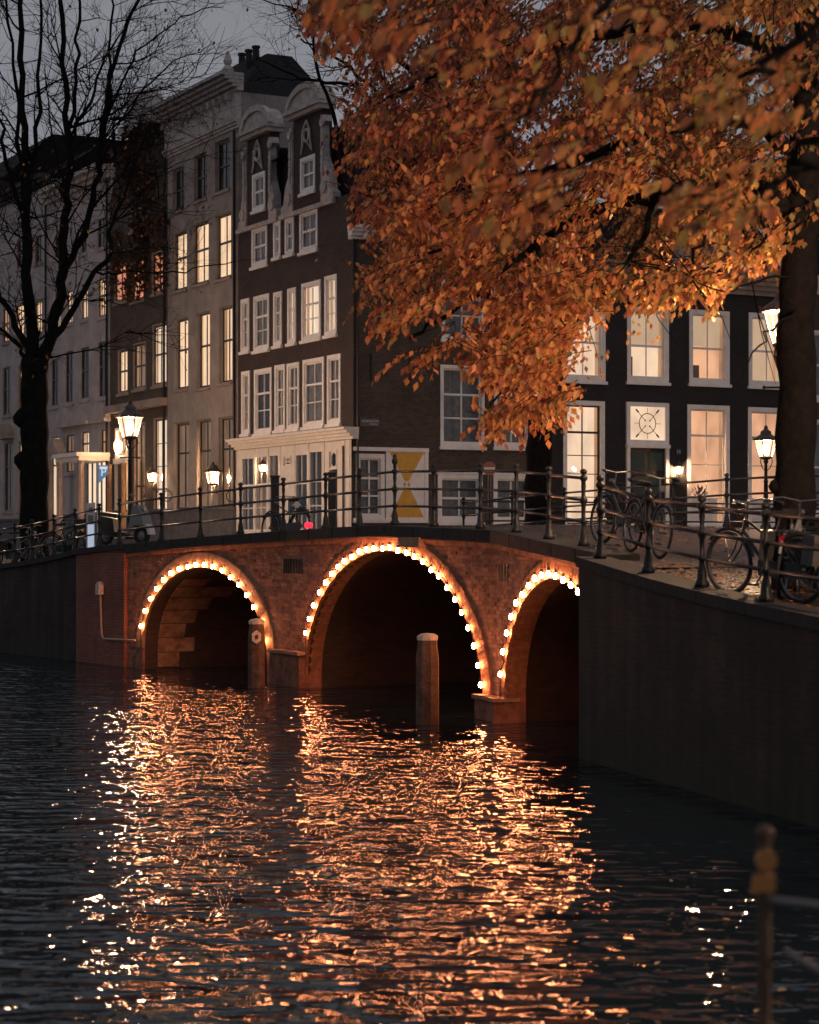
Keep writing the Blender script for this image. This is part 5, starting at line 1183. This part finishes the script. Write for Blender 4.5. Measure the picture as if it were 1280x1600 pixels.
# no-entry sign
def sign_post(name, label, x, y, D, r, zb, kind):
    c_ = at(x, y, D); d = -V3((c_.x, c_.y, 0)).normalized(); sdv = V3((-d.y, d.x, 0)); T = lambda a, z, n: V3((c_.x, c_.y, 0)) - sdv * a + d * n + V3((0, 0, c_.z + z))
    th = empty(name, gz(c_, zb), 0, label, 'road sign'); m = MB(); m.tube([gz(c_, zb), gz(c_, c_.z + r)], .035, 8); m.build('pole', M['iron' if kind == 'no' else 'iron'], th)
    if kind == 'no':
        m = MB(); m.prism([(r * cos(2 * pi * k / 24), r * sin(2 * pi * k / 24)) for k in range(24)], .04, .055, T); m.build('sign_disc', M['sign_red'], th)
        m = MB(); m.prism([(-r * .78, -r * .17), (r * .78, -r * .17), (r * .78, r * .17), (-r * .78, r * .17)], .056, .06, T); m.build('sign_bar', M['sign_white'], th)
    else:
        m = MB(); m.prism([(-r, -r), (r, -r), (r, r), (-r, r)], .04, .055, T); m.build('sign_board', M['sign_blue'], th)
        m = MB(); m.prism([(-.07 * r / .3, -.85 * r), (.07 * r / .3, -.85 * r), (.07 * r / .3, .1 * r), (.55 * r, .0), (.0, .8 * r), (-.55 * r, .0), (-.07 * r / .3, .1 * r)], .056, .06, T); m.build('sign_arrow', M['sign_white'], th)
sign_post('road_sign', 'round red no-entry sign on a pole at the corner house', 765, 732, 52, .17, 3.0, 'no')
sign_post('road_sign', 'square blue sign with a white upward arrow before the shopfront', 464, 791, 57, .24, 3.0, 'arrow')
# dark square bollard posts seen before the shopfront
for x, y0, D_, lab in ((430, 746, 54, 'dark square post before the left half of the shopfront'), (519, 741, 54, 'dark square post before the shop door')):
    t_ = at(x, y0, D_); m = MB(); m.box(t_.x - .10, t_.x + .10, t_.y - .1, t_.y + .1, 2.8, t_.z); m.box(t_.x - .12, t_.x + .12, t_.y - .12, t_.y + .12, t_.z + .001, t_.z + .05); tag(m.build('bollard', M['iron']), lab, 'bollard', 'posts before the shopfront')

# slim pole with amber reflectors and bars, close to the camera
D_ = 6.0; tp = at(1195, 1308, D_); th = empty('reflector_pole', gz(tp, 0), 0, 'slim pole with a round and a square amber reflector rising from the water', 'marker pole')
m = MB(); m.tube([gz(tp, -1), gz(tp, tp.z)], .02, 10); m.lathe([(.02, -.02), (.03, .015), (.014, .035)], 8, tp); m.build('pole', M['timber'], th)
T = lambda a, z, n: V3((tp.x + a, tp.y - n, tp.z + z)); k = D_ / F
m = MB(); m.prism([(-34 * k * 0 + 17 * k * cos(2 * pi * j / 20), -34 * k + 17 * k * sin(2 * pi * j / 20)) for j in range(20)], .022, .036, T); m.build('round_reflector', M['amber'], th)
m = MB(); m.prism([(-24 * k, -85 * k), (14 * k, -82 * k), (14 * k, -57 * k), (-20 * k, -56 * k)], .022, .036, T); m.build('square_reflector', M['amber'], th)
m = MB(); m.tube([tp + V3((0, 0, -98 * k)), tp + V3((.3, -.1, -1.08 * 100 * k)), tp + V3((1.2, -.2, -110 * k))], .013, 8); m.build('upper_bar', M['steel_dark'], th)
m = MB(); m.tube([tp + V3((.06, 0, -180 * k)), tp + V3((.36, -.5, -240 * k)), tp + V3((.75, -1.2, -300 * k))], .012, 8); m.build('lower_bar', M['steel_dark'], th)
# ---------------------------------------------------------------- trees
def jitter(pts, amt, sub=3, seed=0):
    """subdivide a limb path and roughen it"""
    rng = random.Random(seed); out = []
    n = len(pts)
    for i in range(n - 1):
        p0, p1, p2, p3 = pts[max(i - 1, 0)], pts[i], pts[i + 1], pts[min(i + 2, n - 1)]
        for j in range(sub):
            t = j / sub; q = (p1 * 2 + (p2 - p0) * t + (p0 * 2 - p1 * 5 + p2 * 4 - p3) * t * t + (p1 * 3 - p0 - p2 * 3 + p3) * t ** 3) * .5
            if i + j > 0: q = q + V3((rng.gauss(0, amt), rng.gauss(0, amt), rng.gauss(0, amt * .5)))
            out.append(q)
    out.append(pts[-1]); return out
def limb(m, pts, r0, r1, n=7, amt=.03, seed=0, nodes=None):
    P = jitter(pts, amt, 4, seed); N = len(P)
    rr = [(r0 + (r1 - r0) * (i / (N - 1)) ** .8) * (1 + .07 * sin(i * 2.1 + seed)) for i in range(N)]
    m.tube(P, rr, n)
    if nodes is not None: nodes += list(zip(P, rr))
    return P, rr
def grow(m, p, d, ln, r, lvl, rng, tips=None, up=.12, wild=.22, kids=(3, 5), sides=(4, 3, 3, 3), nodes=None):
    n = 6 if lvl > 1 else 4; pts = [p]; q = p; dd = d.normalized()
    for i in range(n):
        dd = (dd + V3((rng.gauss(0, wild), rng.gauss(0, wild), rng.gauss(0, wild) + up)) * .55).normalized(); q = q + dd * ln / n; pts.append(q)
    m.tube(pts, [r * (1 - .75 * i / n) for i in range(n + 1)], sides[min(3, 3 - lvl if lvl < 4 else 0)] if lvl < 4 else 5, False)
    if nodes is not None: nodes += [(x_, r) for x_ in pts]
    if tips is not None: tips.append(pts[-1])
    if lvl <= 0: return
    for k in range(rng.randint(*kids)):
        t = rng.uniform(.2, 1); i = min(n - 1, int(t * n)); b = pts[i] + (pts[i + 1] - pts[i]) * (t * n - i)
        dir0 = (pts[i + 1] - pts[i]).normalized(); sd_ = V3((rng.gauss(0, 1), rng.gauss(0, 1), rng.gauss(0, .6))); sd_ = (sd_ - dir0 * sd_.dot(dir0)).normalized()
        grow(m, b, dir0 * .75 + sd_ * .8, ln * rng.uniform(.45, .68), r * .55, lvl - 1, rng, tips, up, wild, kids, sides, nodes)
LEAFSHAPE = [(0, 0, 0), (.30, .26, .05), (.30, -.26, .05), (.68, .22, .04), (.68, -.22, .04), (1, 0, -.05)]
def leaf(m, p, d, nrm, ln, col, big=False):
    """one folded leaf from its stalk p along d"""
    d = d.normalized(); s = d.cross(nrm)
    if s.length < 1e-4: s = d.cross(V3((0, 1, 0)))
    s.normalize(); u = s.cross(d); m.col = col
    if big:
        vs = [p + (d * x + s * y + u * z) * ln for x, y, z in LEAFSHAPE] + [p + d * ln * .35 - u * ln * .04, p + d * ln * .7 - u * ln * .04]
        m.faces(vs, [(0, 6, 1), (0, 2, 6), (1, 6, 7, 3), (2, 4, 7, 6), (3, 7, 5), (4, 5, 7)])
    else:
        vs = [p, p + (d * .45 + s * .30 + u * .06) * ln, p + d * ln, p + (d * .45 - s * .30 + u * .06) * ln]; m.faces(vs, [(0, 1, 2), (0, 2, 3)])
PAL = {'red': [(.36, .10, .045), (.26, .065, .035), (.42, .13, .06)], 'orange': [(.56, .21, .075), (.48, .165, .06), (.60, .26, .09)], 'gold': [(.54, .27, .085), (.46, .23, .07), (.36, .25, .075)], 'brown': [(.18, .07, .04), (.12, .05, .03), (.24, .09, .05)]}
def pick(rng, wts):
    t = rng.random() * sum(w for _, w in wts); 
    for k, w_ in wts:
        t -= w_
        if t <= 0: break
    c_ = rng.choice(PAL[k]); v = rng.uniform(.6, 1.3); return tuple(min(.9, x * v) for x in c_)

# --- bare elm on the left quay
rng = random.Random(11)
D0 = 56
tA = empty('bare_tree', gz(at(55, 845, D0), 2.3), 0, 'nearly bare tree forking wide on the left quay above the parking machine', 'tree')
A = lambda x, y, d=0: at(x, y, D0 + d)
m = MB(); nodes = []
limb(m, [A(55, 880), A(53, 800), A(54, 700), A(53, 620), A(54, 560)], .40, .36, 12, .01, 1)
m.lathe([(.05, -.3), (.3, -.1), (.34, .05), (.18, .25), (.04, .35)], 8, A(38, 655)); m.lathe([(.05, -.25), (.2, -.05), (.2, .1), (.04, .25)], 8, A(33, 720))
m.build('trunk', M['bark_moss'], tA, smooth=True)
m = MB()
LIM = [([A(50, 575), A(46, 500), A(44, 400), A(42, 300), A(40, 200), A(36, 90), A(33, -60)], .27, .10),
 ([A(62, 575), A(85, 500), A(96, 420), A(103, 340), A(108, 270), A(104, 200), A(100, 100), A(92, -40)], .25, .09),
 ([A(60, 560), A(105, 500), A(140, 440), A(168, 395), A(182, 330, 1), A(210, 260, 2), A(235, 190, 3)], .15, .05),
 ([A(100, 420), A(130, 370), A(150, 290), A(160, 220), A(168, 150), A(185, 80), A(215, 0), A(235, -50)], .15, .06),
 ([A(160, 220), A(172, 140), A(172, 60), A(174, -30)], .08, .04),
 ([A(52, 570), A(25, 510), A(-5, 450), A(-40, 400)], .16, .08), ([A(40, 560), A(10, 520), A(-30, 500)], .10, .05),
 ([A(42, 340), A(20, 290), A(5, 220), A(-10, 150)], .12, .05), ([A(44, 300), A(58, 200), A(62, 90), A(68, -30)], .11, .05), ([A(42, 330), A(30, 220), A(18, 100), A(5, -20)], .10, .05),
 ([A(106, 240), A(118, 150), A(121, 60), A(120, -40)], .10, .05), ([A(108, 220), A(140, 160), A(165, 90), A(200, 30)], .08, .03), ([A(152, 270), A(185, 200), A(225, 140), A(280, 95), A(330, 70)], .07, .015),
 ([A(165, 190), A(200, 110), A(240, 60), A(300, 20), A(350, 10)], .06, .015), ([A(150, 425), A(180, 428), A(240, 425), A(300, 420), A(368, 408)], .05, .02), ([A(138, 470), A(165, 470), A(200, 480)], .04, .015), ([A(112, 400), A(140, 330), A(185, 275), A(225, 235), A(290, 215)], .06, .015), ([A(104, 330), A(92, 260), A(75, 180), A(70, 100)], .06, .02)]
for i, (pts, r0, r1) in enumerate(LIM): limb(m, pts, r0 * .72, r1 * .65, 7, .045, i + 3, nodes)
m.build('limbs', M['bark'], tA, smooth=True)
m = MB(); tips = []
for k in range(150):
    p, r = nodes[rng.randrange(len(nodes))]
    if p.z < 7 or r > .24: continue
    out = V3((p.x - A(60, 300).x, rng.gauss(0, 2.0), rng.uniform(.3, 1.6))); out = (out + V3((rng.gauss(0, 1.3), 0, 0))).normalized()
    grow(m, p, out, rng.uniform(1.2, 3.0), min(r * .45, .035), 2, rng, tips, up=.10, wild=.25, kids=(4, 6))
m.build('twigs', M['bark'], tA, kind='stuff')
m = MB()
for p in rng.sample(tips, min(len(tips), 620)):
    for _ in range(1):
        if p.z > 13 and rng.random() < .75: continue
        leaf(m, p, V3((rng.gauss(0, .5), rng.gauss(0, .5), -1)), V3((rng.random(), 1, 0)), rng.uniform(.08, .14), pick(rng, [('brown', 3), ('red', 1), ('gold', 1)]))
m.build('last_leaves', M['leaf'], tA, kind='stuff')

# --- tree in front of the corner house, its trunk beside the tall lit window
D1 = 51
tB = empty('autumn_tree', gz(at(842, 845, D1), 3.0), 0, 'autumn tree whose trunk rises between the corner house and the black house', 'tree')
Bt = lambda x, y, d=0: at(x, y, D1 + d)
m = MB(); limb(m, [Bt(843, 870), Bt(842, 800), Bt(843, 720), Bt(846, 650), Bt(850, 580)], .36, .30, 12, .01, 2); m.build('trunk', M['bark'], tB, smooth=True)
m = MB(); nodesB = []
for i, (pts, r0, r1) in enumerate([([Bt(848, 640), Bt(835, 560), Bt(822, 470), Bt(815, 380, -1), Bt(800, 250, -2), Bt(780, 120, -2), Bt(760, -20, -2)], .22, .08),
 ([Bt(846, 680), Bt(815, 620, -.5), Bt(790, 560, -1), Bt(775, 490, -1), Bt(740, 420, -2), Bt(700, 340, -3), Bt(650, 240, -3), Bt(600, 130, -3), Bt(560, 20, -3)], .16, .05),
 ([Bt(852, 590), Bt(870, 500), Bt(900, 400, 1), Bt(930, 280, 1), Bt(950, 120, 1)], .2, .07),
 ([Bt(855, 560), Bt(900, 500), Bt(960, 430, 2), Bt(1040, 380, 2), Bt(1120, 300, 2)], .12, .04), ([Bt(800, 250, -2), Bt(700, 150, -3), Bt(600, 80, -3), Bt(520, 40, -3), Bt(450, 10, -3)], .10, .03),
 ([Bt(650, 240, -3), Bt(590, 150, -3), Bt(530, 90, -3), Bt(470, 60, -3)], .07, .02), ([Bt(560, 130, -3), Bt(500, 130, -3), Bt(440, 110, -3), Bt(400, 90, -3)], .05, .015), ([Bt(540, 250, -3), Bt(510, 150, -3), Bt(490, 60, -3), Bt(480, -30, -3)], .06, .02)]):
    limb(m, pts, r0, r1, 7, .05, i + 40, nodesB)
m.build('limbs', M['bark'], tB, smooth=True)
m = MB(); tipsB = []
for k in range(70):
    p, r = nodesB[rng.randrange(len(nodesB))]
    X = 640 + F * p.x / p.y
    if X > 640 or p.z < 11: continue
    grow(m, p, V3((rng.gauss(-.5, .8), rng.gauss(0, .6), rng.uniform(-.2, 1))), rng.uniform(1.0, 2.4), .022, 2, rng, tipsB, up=.05, wild=.28, kids=(3, 5))
for i in range(3):
    pass
m.build('twigs', M['bark'], tB, kind='stuff')

# --- the thick tree on the right quay
D2 = 24
tC = empty('thick_tree', gz(at(1245, 845, D2), 2.2), 0, 'thick dark trunk on the right quay carrying the orange canopy', 'tree')
C = lambda x, y, d=0: at(x, y, D2 + d)
m = MB(); limb(m, [C(1243, 935), C(1243, 860), C(1243, 760), C(1244, 600), C(1247, 450), C(1252, 330), C(1262, 180), C(1270, 40), C(1272, -200)], .265, .17, 14, .008, 5)
for (x, y, r) in ((1214, 760, .1), (1213, 800, .08), (1216, 830, .08)): m.lathe([(.01, -r), (r * .8, -r * .5), (r, 0), (r * .7, r * .6), (.01, r)], 8, C(x, y))
m.build('trunk', M['bark'], tC, smooth=True)
m = MB(); nodesC = []
for i, (pts, r0, r1) in enumerate([([C(1250, 360), C(1200, 300), C(1120, 285, 1), C(1020, 310, 2), C(930, 330, 3), C(840, 380, 4), C(760, 440, 4), C(690, 500, 4), C(640, 530, 4)], .13, .025),
 ([C(1256, 250), C(1180, 190), C(1080, 190, 1), C(960, 230, 2), C(850, 270, 3), C(740, 290, 4), C(640, 310, 5), C(580, 330, 5)], .12, .02),
 ([C(1264, 120), C(1180, 60), C(1060, 40, 1), C(920, 60, 2), C(780, 90, 3), C(660, 130, 4), C(570, 170, 4)], .11, .02),
 ([C(840, 380, 4), C(850, 440, 4.5), C(830, 510, 5), C(790, 580, 5), C(770, 640, 5)], .05, .015), ([C(1020, 310, 2), C(1000, 380, 2), C(960, 440, 2.5), C(900, 500, 3), C(880, 560, 3)], .05, .015),
 ([C(1120, 285, 1), C(1110, 350, 0), C(1080, 410, 0), C(1100, 460, 0)], .04, .012), ([C(1268, 20), C(1150, -60), C(950, -60, 1), C(750, -20, 3), C(600, 30, 3)], .11, .02), ([C(1200, 300), C(1190, 360, -.5), C(1170, 400, -.5)], .035, .01),
 ([C(930, 330, 3), C(840, 330, 3), C(740, 380, 4), C(660, 400, 4), C(600, 440, 4)], .05, .015), ([C(1248, 480), C(1215, 510, -1), C(1180, 540, -1.2), C(1160, 590, -1.2)], .02, .006), ([C(1247, 430), C(1190, 440, -1), C(1130, 455, -1), C(1085, 435, -1)], .018, .006)]):
    limb(m, pts, r0, r1, 6, .035, i + 70, nodesC)
m.build('limbs', M['bark'], tC, smooth=True)

# canopy outline in the photograph, turned into sprays at real distances
POLY = [(470, -30), (500, 30), (545, 60), (560, 110), (548, 150), (535, 200), (548, 260), (570, 300), (580, 345), (625, 372), (575, 408), (562, 450), (600, 482), (622, 500), (575, 515), (612, 560), (680, 552), (690, 530), (735, 560), (748, 600), (765, 640), (790, 662), (812, 630), (860, 640), (885, 625), (893, 600), (880, 545), (935, 500), (970, 455), (1000, 470), (1060, 445), (1110, 462), (1135, 455), (1120, 415), (1170, 385), (1240, 388), (1262, 300), (1300, 250), (1300, -60)]
def inside(x, y, P=POLY):
    c_ = False; j = len(P) - 1
    for i in range(len(P)):
        if (P[i][1] > y) != (P[j][1] > y) and x < (P[j][0] - P[i][0]) * (y - P[i][1]) / (P[j][1] - P[i][1]) + P[i][0]: c_ = not c_
        j = i
    return c_
def tint_w(x, y):
    g = max(0, min(1, (x - 820) / 350)); lo = max(0, min(1, (y - 150) / 300)); 
    return [('red', 2.2 * (1 - g) * (1 - lo * .75) + .25), ('brown', .9 * (1 - lo)), ('orange', .8 + 2.0 * lo + .6 * g), ('gold', .35 + 2.2 * g)]
def spray(m, tw, p, ln, n, lf, wts, rng, dirx=-1, big=False, leaves=None):
    """a drooping twig with alternate leaves"""
    d = V3((dirx * rng.uniform(.5, 1), rng.gauss(0, .35), rng.uniform(-.55, .12))).normalized(); q = p - d * ln * .5; pts = [q]
    for k in range(n):
        d = (d + V3((rng.gauss(0, .08), rng.gauss(0, .08), -.07))).normalized(); q = q + d * ln / n; pts.append(q)
        sgn = 1 if k % 2 else -1; sd_ = d.cross(V3((0, 0, 1))).normalized() * sgn
        ld = d * .55 + sd_ * .55 + V3((rng.gauss(0, .2), rng.gauss(0, .2), -.75 + rng.gauss(0, .3)))
        nr = V3((rng.gauss(0, .5), -.55 + rng.gauss(0, .5), .8))
        a_ = (q, ld, nr, lf * rng.uniform(.7, 1.2), pick(rng, wts), big)
        if leaves is not None: leaves.append(a_)
        else: leaf(m, *a_)
    tw.tube([pts[0], pts[len(pts) // 2], pts[-1]], [.006, .004, .002], 3, False)
    return pts[0]
def canopy(N, drange, lnr, nl, lf, nodes, rng, thr, parent, bigp=0, box=(460, 1300, -60, 680), shape=None, join=.1, nfreq=38, big=False, maxd=4.5):
    leaves = []; tw = MB(); k = 0; tries = 0
    while k < N and tries < N * 12:
        tries += 1; x, y = rng.uniform(box[0], box[1]), rng.uniform(box[2], box[3])
        if not (shape or inside)(x, y): continue
        nz = noise.noise(V3((x / (nfreq * 1.6), y / nfreq, drange[0]))) + .5 * noise.noise(V3((x / (nfreq * .6), y / (nfreq * .4), 9)))
        if nz < thr: continue
        D = rng.uniform(*drange); p = at(x, y, D)
        best = min(nodes, key=lambda q: (q[0] - p).length_squared)
        if (best[0] - p).length > maxd and rng.random() < .6: continue
        s0 = spray(None, tw, p, rng.uniform(*lnr), rng.randint(*nl), lf, tint_w(x, y), rng, -1 if rng.random() < .8 else 1, big, leaves); k += 1
        if rng.random() < join and (best[0] - p).length < 1.8:
            mid = (s0 + best[0]) * .5 + V3((rng.gauss(0, .1), rng.gauss(0, .1), .12 * (s0 - best[0]).length)); tw.tube([best[0], mid, s0], [.009, .006, .004], 4, False)
    leaves.sort(key=lambda q: q[0].y / q[3])
    return leaves, tw
def finish(leaves, tw, parent, npart=300):
    m = MB()
    for i, a_ in enumerate(leaves):
        if i < npart: mm = MB(); leaf(mm, a_[0], a_[1], a_[2], a_[3], a_[4], True); mm.build('leaf', M['leaf'], parent)
        else: leaf(m, *a_)
    m.build('foliage', M['leaf'], parent, kind='stuff'); tw.build('twigs', M['bark'], parent, kind='stuff')
lv, tw = canopy(2700, (22.5, 30), (.45, .85), (8, 13), .118, nodesC, rng, .11, tC, maxd=3.5); finish(lv, tw, tC)
topP = lambda x, y: inside(x, y) and y < 430 + 60 * noise.noise(V3((x / 50, 3, 3)))
lv, tw = canopy(2300, (42, 50), (.9, 1.6), (10, 16), .16, nodesB, rng, .02, tB, shape=topP, maxd=6); finish(lv, tw, tB, 0)
# leafy shoot of the tree behind the lit windows
# --- near tree outside the right edge, its branch hanging into the top of the view
D3 = 9
tD = empty('overhanging_tree', V3((7.7, 9.5, 1.6)), 0, 'tree outside the right edge whose large blurred leaves hang in from the top', 'tree')
N_ = lambda x, y, d=0: at(x, y, D3 + d)
m = MB(); base = V3((7.7, 9.5, 1.4)); limb(m, [base, base + V3((0, 0, 1.5)), base + V3((-.1, 0, 3)), base + V3((-.2, .1, 4.2)), base + V3((-.2, .2, 7))], .28, .16, 12, .01, 9); m.build('trunk', M['bark'], tD, smooth=True)
m = MB(); nodesD = []; st = base + V3((-.2, .1, 4.0))
for i, (pts, r0, r1) in enumerate([([st, V3((5, 9.4, 6.2)), V3((3, 9.2, 6.3)), N_(1200, -60), N_(1000, -60), N_(860, -40), N_(760, 10)], .10, .012), ([V3((3, 9.2, 6.3)), N_(1260, 60), N_(1180, 110), N_(1120, 150)], .03, .008), ([N_(1000, -60), N_(900, 60), N_(840, 150), N_(780, 230)], .02, .006), ([N_(860, -40), N_(700, -60), N_(600, -40), N_(520, 0)], .02, .006), ([st, V3((5, 8.6, 5.2)), N_(1350, 200, -.5), N_(1260, 260, -.5), N_(1180, 300, -.5)], .05, .008)]):
    limb(m, pts, r0, r1, 6, .03, i + 90, nodesD)
m.build('limbs', M['bark'], tD, smooth=True)
BLOB = [(560, 5, 60, 40, 8), (610, 35, 35, 22, 3), (780, 260, 75, 55, 12), (840, 320, 45, 40, 6), (760, 210, 60, 40, 5), (880, 250, 60, 40, 5), (1110, 130, 60, 45, 8), (1190, 150, 60, 60, 9), (1120, 310, 60, 45, 8), (1190, 300, 60, 50, 7), (1230, 90, 50, 50, 6), (700, 60, 80, 50, 6), (900, 40, 100, 40, 8), (1050, 20, 100, 40, 7), (800, 120, 60, 40, 5), (1060, 280, 40, 30, 4), (990, 120, 60, 50, 5)]
leaves = []; tw = MB()
for (x, y, sx, sy, n_) in BLOB:
    for _ in range(n_):
        xx, yy = x + rng.gauss(0, sx * .5), y + rng.gauss(0, sy * .5); p = N_(xx, yy, rng.uniform(-1, 2.5))
        s0 = spray(None, tw, p, rng.uniform(.16, .3), rng.randint(3, 6), .09, tint_w(xx + 150, 400), rng, -1, True, leaves)
        best = min(nodesD, key=lambda q: (q[0] - s0).length_squared)
        if rng.random() < .35: tw.tube([best[0], (best[0] + s0) * .5 + V3((0, 0, .05)), s0], [.004, .003, .002], 3, False)
leaves.sort(key=lambda q: q[0].y); finish(leaves, tw, tD)
# small dark leaves on shoots before the upper windows
m = MB(); tw = MB()
for (x, y, n_) in ((905, 520, 26), (925, 545, 18), (1000, 500, 16), (1040, 495, 10), (885, 640, 3)):
    for _ in range(n_):
        p = at(x + rng.gauss(0, 16), y + rng.gauss(0, 18), 25.5 + rng.gauss(0, .3)); leaf(m, p, V3((rng.gauss(0, .4), 0, -1)), V3((.3, -1, .2)), rng.uniform(.06, .1), pick(rng, [('gold', 1), ('orange', 1), ('brown', 1)]))
m.build('foliage', M['leaf'], tC, kind='stuff')
for q in (((1000, 440), (1030, 500), (1060, 540)), ((900, 450), (920, 510), (935, 560)), ((1100, 440), (1130, 500), (1145, 540)), ((1175, 440), (1190, 520), (1212, 600)), ((1185, 490), (1210, 560), (1225, 610))):
    tw = MB(); tw.tube([at(x, y, 25.5) for x, y in q], [.008, .006, .003], 4); tw.build('shoot', M['bark'], tC)

# fallen leaves on the quay and afloat
m = MB()
for i in range(2600):
    a, b = rng.uniform(-.0, 9), abs(rng.gauss(0, 1.6)) + .05; 
    if a < KB: continue
    p = kq(a, b, .012); t_ = rng.random() * 6.28; leaf(m, p, V3((cos(t_), sin(t_), .1)), V3((rng.gauss(0, .2), rng.gauss(0, .2), 1)), rng.uniform(.06, .1), pick(rng, [('gold', 1), ('orange', 1), ('brown', 2)]))
for i in range(1800):
    a = rng.uniform(LA, tot); b = rng.uniform(.5, 7.5); p = bridge_pt(a) + VD * b; p.z = ztop(a) - .08 + .1 * sin(pi * b / BW) + .012; t_ = rng.random() * 6.28
    leaf(m, p, V3((cos(t_), sin(t_), .1)), V3((rng.gauss(0, .2), rng.gauss(0, .2), 1)), rng.uniform(.06, .1), pick(rng, [('gold', 1), ('orange', 1), ('brown', 2)]))
for i in range(2500):
    b = rng.uniform(9, 12.2); a = -rng.uniform(-19, 16); p = Q0 + dA * (-rng.uniform(0, 16)) + VD * rng.uniform(.2, 11); p.z = lq(100, 1).z; 
tag(m.build('fallen_leaves', M['leaf']), 'fallen leaves strewn over the quay paving around the bicycles', 'leaves', kind='stuff')
for (x, y) in ((1088, 1366), (1122, 1360), (1072, 1388), (1105, 1485), (1130, 1486), (1155, 1545), (1196, 1545), (1214, 1550), (1180, 1585), (1025, 1510), (1048, 1380), (1142, 1440)):
    p = gp(x, y); p.z = .012; m = MB(); t_ = rng.random() * 6.28; leaf(m, p, V3((cos(t_), sin(t_), .12)), V3((rng.gauss(0, .3), rng.gauss(0, .3), 1)), rng.uniform(.06, .09), (.5, .36, .2), True)
    tag(m.build('floating_leaf', M['leaf']), 'pale fallen leaf afloat on the dark water at the lower right', 'leaf', 'leaves floating on the canal')
